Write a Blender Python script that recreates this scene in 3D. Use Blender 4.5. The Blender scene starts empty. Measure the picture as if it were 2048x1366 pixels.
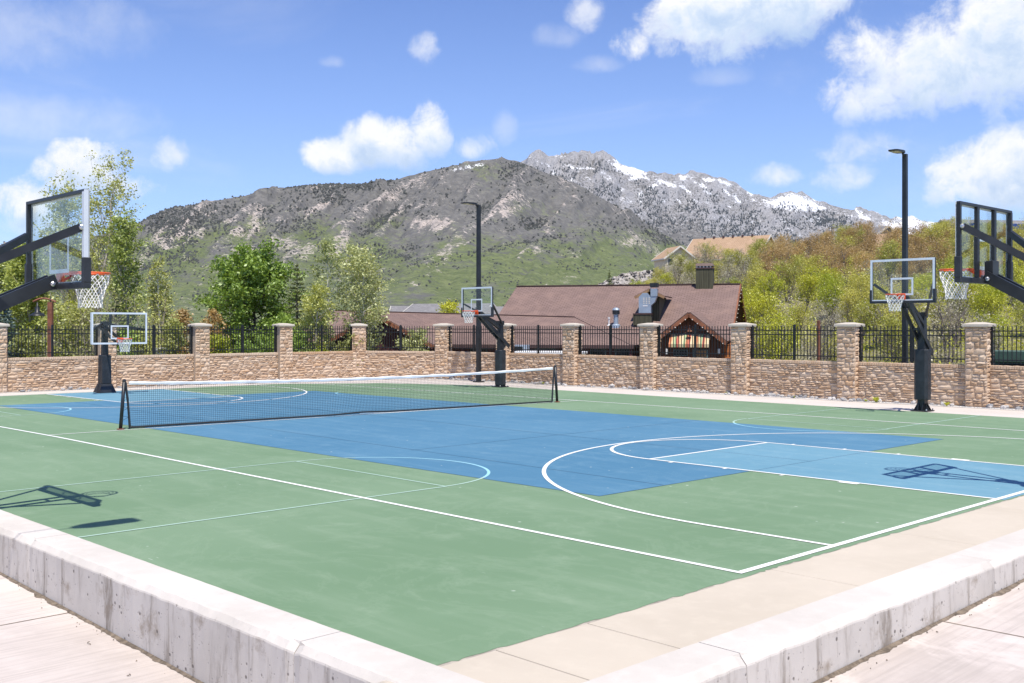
import bpy, math, random
import numpy as np
from mathutils import Vector, Matrix

# ------------------------------------------------------------------ units: everything below is written in FEET, S turns it into metres
S = 0.3048
SC = bpy.context.scene
COL = SC.collection
rnd = random.Random(7)
CAMX, CAMY, CAMZ = 18.23, -52.85, 7.484
YAW = math.radians(135.907)
FPX = 2120.5                      # focal length in pixels of a 2048 wide frame
FW = np.array([math.cos(YAW), math.sin(YAW)])
RT = np.array([math.sin(YAW), -math.cos(YAW)])

# ------------------------------------------------------------------ camera
cam = bpy.data.cameras.new('camera')
cam.sensor_width = 36.0
cam.lens = 36.0 * FPX / 2048.0
cam.shift_y = -32.0 / 2048.0
cam.clip_start = 0.1
cam.clip_end = 40000
camo = bpy.data.objects.new('camera', cam)
COL.objects.link(camo)
camo.location = (CAMX * S, CAMY * S, CAMZ * S)
camo.rotation_euler = (math.radians(90), 0, YAW - math.radians(90))
SC.camera = camo

# ------------------------------------------------------------------ exposure
SC.view_settings.view_transform = 'Standard'
SC.view_settings.look = 'None'
SC.view_settings.gamma = 1.0
SC.view_settings.exposure = 0.20
SC.view_settings.use_curve_mapping = False
SC.cycles.max_bounces = 8
SC.cycles.transparent_max_bounces = 24
SC.cycles.volume_bounces = 0

# ------------------------------------------------------------------ sun
SHX, SHY = -0.37, 0.195           # ground shadow offset for each foot of height
SUN_EL = math.atan(1 / math.hypot(SHX, SHY))
sun = bpy.data.lights.new('sun', 'SUN')
sun.energy = 4.9
sun.angle = math.radians(0.53)
sun.color = (1.0, 0.945, 0.855)
suno = bpy.data.objects.new('sun', sun)
COL.objects.link(suno)
suno.rotation_euler = Vector((SHX, SHY, -1)).to_track_quat('-Z', 'Y').to_euler()
suno.location = (0, 0, 60)

# ------------------------------------------------------------------ sky with clouds
world = bpy.data.worlds.new('World')
SC.world = world
world.use_nodes = True
wn = world.node_tree
wn.nodes.clear()
class NT:
    """tiny helper that strings shader nodes together"""
    def __init__(s, t): s.t = t
    def n(s, typ, **kw):
        nd = s.t.nodes.new(typ)
        for k, v in kw.items():
            if k.startswith('i_'):
                key = k[2:]
                nd.inputs[int(key) if key.isdigit() else key.replace('_', ' ')].default_value = v
            else: setattr(nd, k, v)
        return nd
    def l(s, a, b): s.t.links.new(a, b)
    def m(s, op, a, b=None, c=None, clamp=False):
        nd = s.t.nodes.new('ShaderNodeMath'); nd.operation = op; nd.use_clamp = clamp
        for i, v in enumerate((a, b, c)):
            if v is None: continue
            if isinstance(v, (int, float)): nd.inputs[i].default_value = v
            else: s.l(v, nd.inputs[i])
        return nd.outputs[0]
    def mix(s, f, a, b, blend='MIX'):
        nd = s.t.nodes.new('ShaderNodeMix'); nd.data_type = 'RGBA'; nd.blend_type = blend
        for sock, v in ((nd.inputs[0], f), (nd.inputs[6], a), (nd.inputs[7], b)):
            if isinstance(v, (int, float)): sock.default_value = v
            elif isinstance(v, tuple): sock.default_value = v if len(v) == 4 else v + (1,)
            else: s.l(v, sock)
        return nd.outputs[2]
    def ramp(s, f, stops, interp='LINEAR'):
        nd = s.t.nodes.new('ShaderNodeValToRGB'); cr = nd.color_ramp; cr.interpolation = interp
        while len(cr.elements) < len(stops): cr.elements.new(0.5)
        for e, (p, c) in zip(cr.elements, stops):
            e.position = p; e.color = c if len(c) == 4 else tuple(c) + (1,)
        s.l(f, nd.inputs[0]); return nd.outputs[0]
    def step(s, f, a, b, lo=0.0, hi=1.0):
        nd = s.t.nodes.new('ShaderNodeMapRange'); nd.interpolation_type = 'SMOOTHSTEP'
        for i, v in ((1, a), (2, b), (3, lo), (4, hi)): nd.inputs[i].default_value = v
        s.l(f, nd.inputs[0]); return nd.outputs[0]
    def noise(s, vec, scale, detail=4, rough=0.55, dist=0.0):
        nd = s.n('ShaderNodeTexNoise'); nd.inputs['Scale'].default_value = scale
        nd.inputs['Detail'].default_value = detail; nd.inputs['Roughness'].default_value = rough
        nd.inputs['Distortion'].default_value = dist
        if vec is not None: s.l(vec, nd.inputs['Vector'])
        return nd.outputs['Fac']
w = NT(wn)
tc = w.n('ShaderNodeTexCoord')
sky = w.n('ShaderNodeTexSky', sky_type='NISHITA')
sky.sun_disc = False
sky.sun_elevation = SUN_EL
sky.sun_rotation = math.atan2(-SHX, -SHY)
sky.altitude = 1500
sky.air_density = 1.0
sky.dust_density = 0.6
sky.ozone_density = 1.6
sep = w.n('ShaderNodeSeparateXYZ'); w.l(tc.outputs['Generated'], sep.inputs[0])
az = w.m('ARCTAN2', sep.outputs[1], sep.outputs[0])
el = w.m('ARCSINE', sep.outputs[2])
def billow(vec):
    v = w.n('ShaderNodeTexVoronoi', feature='F1'); v.inputs['Scale'].default_value = 19.0; v.inputs['Detail'].default_value = 2.5; v.inputs['Roughness'].default_value = 0.5
    v.normalize = True
    w.l(vec, v.inputs['Vector']); return v.outputs['Distance']
wob = w.n('ShaderNodeTexNoise'); wob.inputs['Scale'].default_value = 26.0; wob.inputs['Detail'].default_value = 5.0; wob.inputs['Roughness'].default_value = 0.6; w.l(tc.outputs['Generated'], wob.inputs['Vector'])
wv = w.n('ShaderNodeVectorMath', operation='MULTIPLY_ADD'); w.l(wob.outputs['Color'], wv.inputs[0]); wv.inputs[1].default_value = (.036, .036, .036); w.l(tc.outputs['Generated'], wv.inputs[2])
nz = w.noise(tc.outputs['Generated'], 8.0, 8, 0.6, 0.2)
bil = billow(wv.outputs[0])
nz2 = w.noise(tc.outputs['Generated'], 34.0, 7, 0.68, 0.3)
nfine = w.m('ADD', w.m('MULTIPLY', w.m('SUBTRACT', nz, 0.5), 3.0), w.m('ADD', w.m('MULTIPLY', w.m('SUBTRACT', nz2, 0.5), 2.2), w.m('MULTIPLY', w.m('SUBTRACT', 0.33, bil), 1.6)))
def sky_dir(c, r):
    k = (c - 1024) / FPX; e = (651 - r) / FPX
    v = np.array([*(FW + k * RT), e]); v /= np.linalg.norm(v)
    return math.atan2(v[1], v[0]), math.asin(v[2])
# col, row of the cloud's middle, half width and half height in pixels, how thick it is
CLOUDS = [(790, 292, 105, 62, 1.0), (855, 272, 48, 72, 1.0), (740, 290, 70, 58, 1.0), (672, 315, 66, 46, .9), (955, 297, 50, 34, .6), (1010, 262, 26, 40, .3),
          (1420, 50, 150, 105, 1.05), (1520, 10, 170, 95, 1.0), (1365, 10, 90, 70, .9), (1265, 95, 52, 56, .72), (1200, 130, 52, 20, .5),
          (1168, 32, 46, 44, .6), (1115, 75, 48, 28, .5), (1440, 155, 60, 25, .35), (845, 105, 42, 52, .6), (665, 125, 28, 14, .3),
          (1850, 150, 190, 105, 1.05), (2060, 95, 180, 150, 1.1), (1735, 195, 110, 80, .95), (1720, 120, 70, 85, .95), (1960, 60, 60, 80, .95),
          (1720, 300, 120, 50, .62), (1700, 355, 80, 50, .6), (1545, 352, 66, 32, .6), (1990, 360, 140, 82, .95), (2080, 320, 110, 80, .95), (1880, 385, 60, 52, .62),
          (180, 350, 85, 62, .9), (150, 320, 52, 50, .8), (265, 375, 62, 36, .8), (340, 318, 48, 46, .62), (40, 412, 78, 46, .85), (90, 450, 130, 44, .62),
          (70, 240, 200, 60, .5), (-60, 60, 220, 100, .45), (190, 60, 130, 70, .3), (-380, 250, 220, 110, .9), (-700, 120, 240, 140, .95), (2500, 240, 200, 110, .9), (2900, 120, 260, 150, .95),
          (600, -420, 260, 130, .9), (1700, -500, 300, 150, .9)]
pos = w.n('ShaderNodeCombineXYZ'); w.l(az, pos.inputs[0]); w.l(el, pos.inputs[1])
def vm(op, a, b=None, c=None):
    nd = w.n('ShaderNodeVectorMath', operation=op)
    for i, v in enumerate((a, b, c)):
        if v is None: continue
        if isinstance(v, tuple): nd.inputs[i].default_value = v
        else: w.l(v, nd.inputs[i])
    return nd.outputs['Value'] if op == 'DOT_PRODUCT' else nd.outputs[0]
def cloud_group(sel, P):
    top = None
    for (c, r, sx, sy, amt) in sel:
        a0, e0 = sky_dir(c, r); kx, ky = FPX / sx, FPX / sy
        q = vm('MULTIPLY_ADD', P, (kx, ky, 0), (-a0 * kx, -e0 * ky, 0))
        q = vm('MAXIMUM', q, vm('MULTIPLY', q, (-1.0, -1.35, 0)))
        d = w.m('SUBTRACT', amt, vm('DOT_PRODUCT', q, q))
        top = d if top is None else w.m('MAXIMUM', top, d)
    return w.m('ADD', top, nfine)
BIG = [c for c in CLOUDS if c[4] > .65]
thick = w.step(cloud_group(BIG, pos.outputs[0]), 0.0, 1.05)
over = w.step(cloud_group(BIG, vm('ADD', pos.outputs[0], (0.004, 0.020, 0))), 0.2, 1.7)
thin = w.step(cloud_group([c[:4] + (.35 + c[4] * .7,) for c in CLOUDS if .52 < c[4] <= .65], pos.outputs[0]), 0.0, 1.3, 0.0, 0.70)
wisp = w.step(cloud_group([c[:4] + (.75,) for c in CLOUDS if c[4] <= .52], pos.outputs[0]), -0.6, 2.2, 0.0, 0.42)
thin = w.m('MAXIMUM', thin, wisp)
best = w.m('MAXIMUM', thick, thin)
# thin veil and scattered fair weather cloud over the rest of the sky
vmap = w.n('ShaderNodeMapping'); vmap.inputs['Scale'].default_value = (1, 1, 3.5)
w.l(tc.outputs['Generated'], vmap.inputs[0])
veil = w.step(w.noise(vmap.outputs[0], 2.3, 8, 0.62, 0.6), 0.50, 0.80, 0.0, 0.30)
best = w.m('MAXIMUM', best, veil)
wv2 = w.n('ShaderNodeVectorMath', operation='ADD'); w.l(wv.outputs[0], wv2.inputs[0]); wv2.inputs[1].default_value = (0.004, 0.002, 0.014)
relief = w.m('MULTIPLY', w.m('SUBTRACT', w.noise(wv2.outputs[0], 24.0, 5, 0.6), w.noise(wv.outputs[0], 24.0, 5, 0.6)), 1.0)
lit = w.m('ADD', w.m('MULTIPLY', relief, 1.1), w.m('SUBTRACT', 0.95, w.m('MULTIPLY', over, 0.95)))
cloud_col = w.ramp(lit, [(0.0, (4.4, 5.6, 7.5)), (0.40, (5.8, 6.7, 8.0)), (0.95, (8.2, 8.3, 8.5))])
skyc = w.mix(1.0, sky.outputs[0], (0.98, 1.08, 1.46), 'MULTIPLY')
hz = w.step(el, 0.0, 0.36, 0.30, 0.0)
skyc = w.mix(hz, skyc, (4.4, 6.4, 9.2))
full = w.mix(best, skyc, cloud_col)
bg = w.n('ShaderNodeBackground'); bg.inputs['Strength'].default_value = 0.11
w.l(full, bg.inputs[0])
world.cycles.sampling_method = 'MANUAL'; world.cycles.sample_map_resolution = 512
wo = w.n('ShaderNodeOutputWorld'); w.l(bg.outputs[0], wo.inputs[0])

# ================================================================== helpers
def at(c, v):                      # a spot seen in picture column c at v feet in front of the camera
    k = (c - 1024) / FPX
    return np.array([CAMX, CAMY]) + v * (FW + k * RT)
def zrow(r, v): return CAMZ + (651 - r) / FPX * v

def mesh_np(name, verts, faces, mat, smooth=False):
    """verts (n,3) in feet, faces (m,3|4) integer array or list of lists"""
    me = bpy.data.meshes.new(name)
    verts = np.asarray(verts, dtype=np.float64) * S
    if isinstance(faces, np.ndarray):
        m, q = faces.shape
        me.vertices.add(len(verts)); me.vertices.foreach_set('co', verts.astype(np.float32).ravel())
        me.loops.add(m * q); me.loops.foreach_set('vertex_index', faces.astype(np.int32).ravel())
        me.polygons.add(m); me.polygons.foreach_set('loop_start', np.arange(0, m * q, q, dtype=np.int32))
        me.update(calc_edges=True)
    else:
        me.from_pydata(verts.tolist(), [], faces); me.update()
    if smooth: me.polygons.foreach_set('use_smooth', [True] * len(me.polygons))
    mats = mat if isinstance(mat, (list, tuple)) else [mat]
    for x in mats: me.materials.append(x)
    return me
def link(name, me, parent=None, loc=(0, 0, 0), rot=(0, 0, 0), scale=(1, 1, 1)):
    o = bpy.data.objects.new(name, me)
    COL.objects.link(o)
    o.location = (loc[0] * S, loc[1] * S, loc[2] * S)
    o.rotation_euler = rot; o.scale = scale
    if parent is not None: o.parent = parent
    return o
def tag(o, label=None, cat=None, group=None, kind=None):
    if label: o['label'] = label
    if cat: o['category'] = cat
    if group: o['group'] = group
    if kind: o['kind'] = kind
    return o
def thing(name, label, cat, loc=(0, 0, 0), rz=0.0, group=None):
    o = link(name, None, None, loc, (0, 0, rz))
    o.empty_display_size = 0.1
    return tag(o, label, cat, group)
def children_of(root, cache):
    return cache[root.name]
def copy_tree(root, loc, rz=0.0, scale=None):
    def rec(o, par):
        c = o.copy(); COL.objects.link(c); c.parent = par
        for ch in kids.get(o.name, ()): rec(ch, c)
        return c
    kids = {}
    todo = [root]
    while todo:
        o = todo.pop(); ks = list(o.children); kids[o.name] = ks; todo += ks
    r = rec(root, None)
    r.location = (loc[0] * S, loc[1] * S, loc[2] * S); r.rotation_euler = (0, 0, rz)
    if scale is not None: r.scale = (scale,) * 3 if isinstance(scale, (int, float)) else scale
    return r

class MB:
    """collects shapes, builds ONE mesh object"""
    def __init__(s): s.v = []; s.f = []
    def add(s, vs, fs):
        b = len(s.v); s.v += [tuple(map(float, x)) for x in vs]; s.f += [[b + i for i in f] for f in fs]; return s
    def box(s, x0, x1, y0, y1, z0, z1, ch=0.0):
        if ch <= 0:
            return s.add([(x0, y0, z0), (x1, y0, z0), (x1, y1, z0), (x0, y1, z0), (x0, y0, z1), (x1, y0, z1), (x1, y1, z1), (x0, y1, z1)],
                         [[0, 3, 2, 1], [4, 5, 6, 7], [0, 1, 5, 4], [1, 2, 6, 5], [2, 3, 7, 6], [3, 0, 4, 7]])
        vs = []; idx = {}
        for ix, X in enumerate((x0, x1)):
            for iy, Y in enumerate((y0, y1)):
                for iz, Z in enumerate((z0, z1)):
                    sx, sy, sz = (1 if ix == 0 else -1), (1 if iy == 0 else -1), (1 if iz == 0 else -1)
                    idx[ix, iy, iz] = len(vs)
                    vs += [(X, Y + sy * ch, Z + sz * ch), (X + sx * ch, Y, Z + sz * ch), (X + sx * ch, Y + sy * ch, Z)]
        I = lambda a, b, c, k: idx[a, b, c] + k
        fs = []
        for a in (0, 1):
            q = [I(a, 0, 0, 0), I(a, 1, 0, 0), I(a, 1, 1, 0), I(a, 0, 1, 0)]; fs.append(q if a else q[::-1])
            q = [I(0, a, 0, 1), I(1, a, 0, 1), I(1, a, 1, 1), I(0, a, 1, 1)]; fs.append(q[::-1] if a else q)
            q = [I(0, 0, a, 2), I(1, 0, a, 2), I(1, 1, a, 2), I(0, 1, a, 2)]; fs.append(q if a else q[::-1])
        for a in (0, 1):
            for b in (0, 1):
                fs.append([I(a, b, 0, 0), I(a, b, 0, 1), I(a, b, 1, 1), I(a, b, 1, 0)])
                fs.append([I(a, 0, b, 0), I(a, 0, b, 2), I(a, 1, b, 2), I(a, 1, b, 0)])
                fs.append([I(0, a, b, 1), I(0, a, b, 2), I(1, a, b, 2), I(1, a, b, 1)])
                for c in (0, 1): fs.append([I(a, b, c, 0), I(a, b, c, 1), I(a, b, c, 2)])
        return s.add(vs, fs)
    def bar(s, p, q, wx, wy, up=(0, 0, 1)):
        p, q = Vector(p), Vector(q); d = (q - p).normalized(); u = Vector(up)
        if abs(d.dot(u)) > 0.98: u = Vector((0, 1, 0))
        a = d.cross(u).normalized(); b = a.cross(d).normalized()
        vs = []
        for c in (p, q):
            for (i, j) in ((-1, -1), (1, -1), (1, 1), (-1, 1)): vs.append(c + a * (i * wx / 2) + b * (j * wy / 2))
        return s.add(vs, [[0, 3, 2, 1], [4, 5, 6, 7], [0, 1, 5, 4], [1, 2, 6, 5], [2, 3, 7, 6], [3, 0, 4, 7]])
    def tube(s, pts, r, sides=6, cap=True, closed=False):
        P = [Vector(p) for p in pts]; n = len(P)
        rr = r if isinstance(r, (list, tuple)) else [r] * n
        b = len(s.v); prev = None
        for i in range(n):
            if closed: d = P[(i + 1) % n] - P[i - 1]
            else: d = P[min(i + 1, n - 1)] - P[max(i - 1, 0)]
            d = d.normalized() if d.length > 1e-9 else Vector((0, 0, 1))
            u = prev if prev is not None else (Vector((1, 0, 0)) if abs(d.x) < 0.8 else Vector((0, 1, 0)))
            u = (u - d * u.dot(d)); u = u.normalized() if u.length > 1e-6 else d.orthogonal().normalized()
            prev = u; v = d.cross(u)
            for k in range(sides):
                t = 2 * math.pi * k / sides
                s.v.append(tuple(P[i] + (u * math.cos(t) + v * math.sin(t)) * rr[i]))
        m = n if closed else n - 1
        for i in range(m):
            j = (i + 1) % n
            for k in range(sides):
                k2 = (k + 1) % sides
                s.f.append([b + i * sides + k, b + i * sides + k2, b + j * sides + k2, b + j * sides + k])
        if cap and not closed:
            s.f.append([b + k for k in range(sides)][::-1]); s.f.append([b + (n - 1) * sides + k for k in range(sides)])
        return s
    def lathe(s, prof, sides=16, cx=0, cy=0):
        b = len(s.v)
        for (r, z) in prof:
            for k in range(sides):
                t = 2 * math.pi * k / sides; s.v.append((cx + r * math.cos(t), cy + r * math.sin(t), z))
        for i in range(len(prof) - 1):
            for k in range(sides):
                k2 = (k + 1) % sides
                s.f.append([b + i * sides + k, b + i * sides + k2, b + (i + 1) * sides + k2, b + (i + 1) * sides + k])
        s.f.append([b + k for k in range(sides)][::-1]); s.f.append([b + (len(prof) - 1) * sides + k for k in range(sides)])
        return s
    def slab(s, poly, t):           # a polygon in space given thickness t along its own normal, backwards
        P = [Vector(p) for p in poly]; n = (P[1] - P[0]).cross(P[2] - P[0]).normalized(); k = len(P)
        return s.add(P + [p - n * t for p in P], [list(range(k)), list(range(2 * k - 1, k - 1, -1))] + [[i, k + i, k + (i + 1) % k, (i + 1) % k] for i in range(k)])
    def build(s, name, mat, parent=None, loc=(0, 0, 0), rz=0.0, smooth=False):
        return link(name, mesh_np(name, s.v, s.f, mat, smooth), parent, loc, (0, 0, rz))

# ---- numpy noise
def _hash(ix, iy, seed):
    h = (ix.astype(np.int64) * 374761393 + iy.astype(np.int64) * 668265263 + seed * 1442695041) & 0x7fffffff
    h = ((h ^ (h >> 13)) * 1274126177) & 0x7fffffff
    return ((h ^ (h >> 16)) & 0xffff) / 65535.0
def vnoise(x, y, seed=0):
    x = np.asarray(x, float); y = np.asarray(y, float)
    ix = np.floor(x).astype(np.int64); iy = np.floor(y).astype(np.int64)
    fx = x - ix; fy = y - iy
    fx = fx * fx * fx * (fx * (fx * 6 - 15) + 10); fy = fy * fy * fy * (fy * (fy * 6 - 15) + 10)
    a = _hash(ix, iy, seed); b = _hash(ix + 1, iy, seed); c = _hash(ix, iy + 1, seed); d = _hash(ix + 1, iy + 1, seed)
    return (a * (1 - fx) + b * fx) * (1 - fy) + (c * (1 - fx) + d * fx) * fy
def fbm(x, y, oct=5, seed=0, gain=0.5, ridged=False):
    t = 0; amp = 1.0; tot = 0
    for o in range(oct):
        n = vnoise(x * 2 ** o + 17.3 * o, y * 2 ** o - 9.1 * o, seed + o)
        if ridged: n = 1 - np.abs(2 * n - 1)
        t = t + amp * n; tot += amp; amp *= gain
    return t / tot
def sstep(x, a, b):
    t = np.clip((x - a) / (b - a), 0, 1); return t * t * (3 - 2 * t)

# ================================================================== materials
def new_mat(name):
    m = bpy.data.materials.new(name); m.use_nodes = True; t = m.node_tree; t.nodes.clear()
    w = NT(t); out = w.n('ShaderNodeOutputMaterial'); bs = w.n('ShaderNodeBsdfPrincipled')
    w.l(bs.outputs[0], out.inputs[0]); w.out = out; w.bs = bs; w.tc = w.n('ShaderNodeTexCoord')
    return m, w
def bump(w, h, strength, dist=0.02):
    b = w.n('ShaderNodeBump'); b.inputs['Strength'].default_value = strength; b.inputs['Distance'].default_value = dist
    w.l(h, b.inputs['Height']); w.l(b.outputs[0], w.bs.inputs['Normal'])
def simple(name, col, rough=0.6, metal=0.0, var=0.15, scale=6.0, bmp=0.0, spec=0.5):
    m, w = new_mat(name)
    f = w.noise(w.tc.outputs['Object'], scale, 5, 0.6)
    c = w.mix(w.step(f, 0.3, 0.7), tuple(x * (1 - var) for x in col), tuple(min(1, x * (1 + var)) for x in col))
    w.l(c, w.bs.inputs['Base Color']); w.bs.inputs['Roughness'].default_value = rough; w.bs.inputs['Metallic'].default_value = metal
    w.bs.inputs['Specular IOR Level'].default_value = spec
    if bmp: bump(w, w.noise(w.tc.outputs['Object'], scale * 6, 5), bmp, 0.01)
    return m
def court_paint(name, col, dark, light):
    m, w = new_mat(name); P = w.tc.outputs['Object']
    big = w.noise(P, 0.22, 5, 0.55, 0.3); mid = w.noise(P, 1.7, 6, 0.65); fine = w.noise(P, 90, 3, 0.7)
    mp = w.n('ShaderNodeMapping'); mp.inputs['Rotation'].default_value = (0, 0, 0.8); mp.inputs['Scale'].default_value = (0.25, 2.2, 1); w.l(P, mp.inputs[0])
    streak = w.noise(mp.outputs[0], 1.3, 5, 0.6)
    c = w.mix(w.step(big, 0.32, 0.68), dark, col)
    c = w.mix(w.m('MULTIPLY', w.step(streak, 0.46, 0.76), 0.34), c, light)
    c = w.mix(w.m('MULTIPLY', w.step(mid, 0.52, 0.78), 0.5), c, light)
    c = w.mix(w.m('MULTIPLY', w.step(fine, 0.35, 0.7), 0.14), c, tuple(x * 0.6 for x in col))
    wm = w.noise(P, 0.5, 7, 0.7, 1.2); ring = w.step(w.m('ABSOLUTE', w.m('SUBTRACT', wm, 0.5)), 0.03, 0.0)
    c = w.mix(w.m('MULTIPLY', ring, 0.16), c, light)
    c = w.mix(w.m('MULTIPLY', w.step(w.noise(P, 3.4, 7, 0.75, 0.5), 0.56, 0.74), 0.30), c, tuple(x * 0.72 for x in col))
    vo = w.n('ShaderNodeTexVoronoi'); vo.inputs['Scale'].default_value = 2.6; w.l(P, vo.inputs['Vector'])
    gate = w.step(w.noise(P, 0.7, 3), 0.47, 0.60)
    sp = w.m('MULTIPLY', w.step(vo.outputs['Distance'], 0.07, 0.03), gate)
    c = w.mix(w.m('MULTIPLY', sp, 0.75), c, (0.62, 0.66, 0.58))
    sc = w.noise(mp.outputs[0], 14, 2, 0.5)
    scm = w.m('MULTIPLY', w.step(sc, 0.735, 0.76), w.step(w.noise(P, 1.1, 2), 0.55, 0.62))
    c = w.mix(w.m('MULTIPLY', scm, 0.5), c, (0.6, 0.64, 0.56))
    w.l(c, w.bs.inputs['Base Color']); w.bs.inputs['Roughness'].default_value = 0.82; w.bs.inputs['Specular IOR Level'].default_value = 0.25
    bump(w, fine, 0.25, 0.004); return m
def concrete(name, col, dark, stain=0.0, holes=0.0, scale=1.0, brush=0.0):
    m, w = new_mat(name); P = w.tc.outputs['Object']
    big = w.noise(P, 0.55 * scale, 6, 0.6, 0.4); mid = w.noise(P, 5 * scale, 6, 0.65); fine = w.noise(P, 120, 4, 0.7)
    c = w.mix(w.step(big, 0.3, 0.7), dark, col)
    c = w.mix(w.m('MULTIPLY', w.step(mid, 0.45, 0.75), 0.4), c, tuple(min(.9, x * 1.08) for x in col))
    c = w.mix(w.m('MULTIPLY', w.step(fine, 0.5, 0.75), 0.25), c, tuple(x * 0.75 for x in dark))
    if brush:
        mb_ = w.n('ShaderNodeMapping'); mb_.inputs['Rotation'].default_value = (0, 0, -0.35); mb_.inputs['Scale'].default_value = (14, 0.5, 1); w.l(P, mb_.inputs[0])
        c = w.mix(w.m('MULTIPLY', w.step(w.noise(mb_.outputs[0], 2.0, 5, 0.6), 0.42, 0.7), brush), c, tuple(x * 0.82 for x in dark))
        c = w.mix(w.m('MULTIPLY', w.step(w.noise(P, 0.35, 6, 0.7, 1.0), 0.5, 0.6), 0.5), c, tuple(min(.8, x * 1.16) for x in col))
    if stain:
        geo = w.n('ShaderNodeNewGeometry'); sn = w.n('ShaderNodeSeparateXYZ'); w.l(geo.outputs['Normal'], sn.inputs[0])
        vert = w.step(w.m('ABSOLUTE', sn.outputs[2]), 0.5, 0.2)
        mp = w.n('ShaderNodeMapping'); mp.inputs['Scale'].default_value = (1, 1, 0.16); w.l(P, mp.inputs[0])
        st = w.noise(mp.outputs[0], 5.5, 6, 0.7, 0.3)
        c = w.mix(w.m('MULTIPLY', w.m('MULTIPLY', w.step(st, 0.50, 0.72), vert), stain), c, (0.26, 0.22, 0.18))
        c = w.mix(w.m('MULTIPLY', w.m('MULTIPLY', w.step(w.noise(P, 2.3, 6, 0.7), 0.55, 0.72), vert), stain * 0.8), c, (0.30, 0.24, 0.18))
    h = fine
    if holes:
        vo = w.n('ShaderNodeTexVoronoi'); vo.inputs['Scale'].default_value = 11.0; w.l(P, vo.inputs['Vector'])
        sel = w.step(w.noise(P, 6.0, 3), 0.49, 0.56)
        hl = w.m('MULTIPLY', w.step(vo.outputs['Distance'], 0.22, 0.12), sel)
        v2 = w.n('ShaderNodeTexVoronoi'); v2.inputs['Scale'].default_value = 30.0; w.l(P, v2.inputs['Vector'])
        hl = w.m('MAXIMUM', hl, w.m('MULTIPLY', w.m('MULTIPLY', w.step(v2.outputs['Distance'], 0.24, 0.12), w.step(w.noise(P, 9.0, 3), 0.5, 0.6)), 0.7))
        if stain: hl = w.m('MULTIPLY', hl, w.m('ADD', w.m('MULTIPLY', vert, 0.9), 0.1))
        c = w.mix(w.m('MULTIPLY', hl, holes), c, (0.16, 0.14, 0.12))
        h = w.m('SUBTRACT', w.m('MULTIPLY', fine, 0.3), w.m('MULTIPLY', hl, 1.5))
    w.l(c, w.bs.inputs['Base Color']); w.bs.inputs['Roughness'].default_value = 0.9; w.bs.inputs['Specular IOR Level'].default_value = 0.2
    bump(w, h, 0.35, 0.008); return m
def line_paint(name, col, worn):
    m, w = new_mat(name); P = w.tc.outputs['Object']
    c = w.mix(w.m('MULTIPLY', w.step(w.noise(P, 7, 6, 0.7), 0.52, 0.75), 0.55), col, worn)
    w.l(c, w.bs.inputs['Base Color']); w.bs.inputs['Roughness'].default_value = 0.8; w.bs.inputs['Specular IOR Level'].default_value = 0.25
    return m
def stone_mat(name, stops, sat=1.0):
    m, w = new_mat(name); P = w.tc.outputs['Object']
    oi = w.n('ShaderNodeObjectInfo')
    vv = w.n('ShaderNodeVectorMath', operation='ADD'); w.l(P, vv.inputs[0])
    cmb = w.n('ShaderNodeCombineXYZ'); w.l(w.m('MULTIPLY', oi.outputs['Random'], 57.0), cmb.inputs[0]); w.l(w.m('MULTIPLY', oi.outputs['Random'], 31.0), cmb.inputs[2]); w.l(cmb.outputs[0], vv.inputs[1])
    n1 = w.noise(vv.outputs[0], 3.0, 6, 0.65)
    f = w.m('ADD', w.m('MULTIPLY', oi.outputs['Random'], 0.62), w.m('MULTIPLY', n1, 0.42))
    c = w.ramp(f, stops)
    n2 = w.noise(vv.outputs[0], 16.0, 5, 0.7)
    c = w.mix(w.m('MULTIPLY', w.step(n2, 0.5, 0.72), 0.35), c, (0.62, 0.52, 0.41))
    w.l(c, w.bs.inputs['Base Color']); w.bs.inputs['Roughness'].default_value = 0.92; w.bs.inputs['Specular IOR Level'].default_value = 0.15
    bump(w, n2, 0.5, 0.02); return m
def leaf_mat(name, a, b, transl=0.28, scale=0.9):
    m = bpy.data.materials.new(name); m.use_nodes = True; t = m.node_tree; t.nodes.clear(); w = NT(t)
    out = w.n('ShaderNodeOutputMaterial'); tcn = w.n('ShaderNodeTexCoord'); oi = w.n('ShaderNodeObjectInfo')
    n1 = w.noise(tcn.outputs['Object'], scale, 3); n2 = w.noise(tcn.outputs['Object'], scale * 9, 2)
    f = w.m('ADD', w.m('MULTIPLY', w.m('ADD', n1, n2), 0.5), w.m('MULTIPLY', w.m('SUBTRACT', oi.outputs['Random'], 0.5), 0.35))
    c = w.mix(w.step(f, 0.33, 0.67), a, b)
    d = w.n('ShaderNodeBsdfDiffuse'); w.l(c, d.inputs[0])
    tr = w.n('ShaderNodeBsdfTranslucent'); w.l(w.mix(1.0, c, (1.25, 1.25, 0.7), 'MULTIPLY'), tr.inputs[0])
    g = w.n('ShaderNodeBsdfGlossy'); g.inputs['Roughness'].default_value = 0.45; g.inputs[0].default_value = (.9, .95, .85, 1)
    mx = w.n('ShaderNodeMixShader'); mx.inputs[0].default_value = transl; w.l(d.outputs[0], mx.inputs[1]); w.l(tr.outputs[0], mx.inputs[2])
    m2 = w.n('ShaderNodeMixShader'); m2.inputs[0].default_value = 0.05; w.l(mx.outputs[0], m2.inputs[1]); w.l(g.outputs[0], m2.inputs[2])
    w.l(m2.outputs[0], out.inputs[0]); return m
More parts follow.
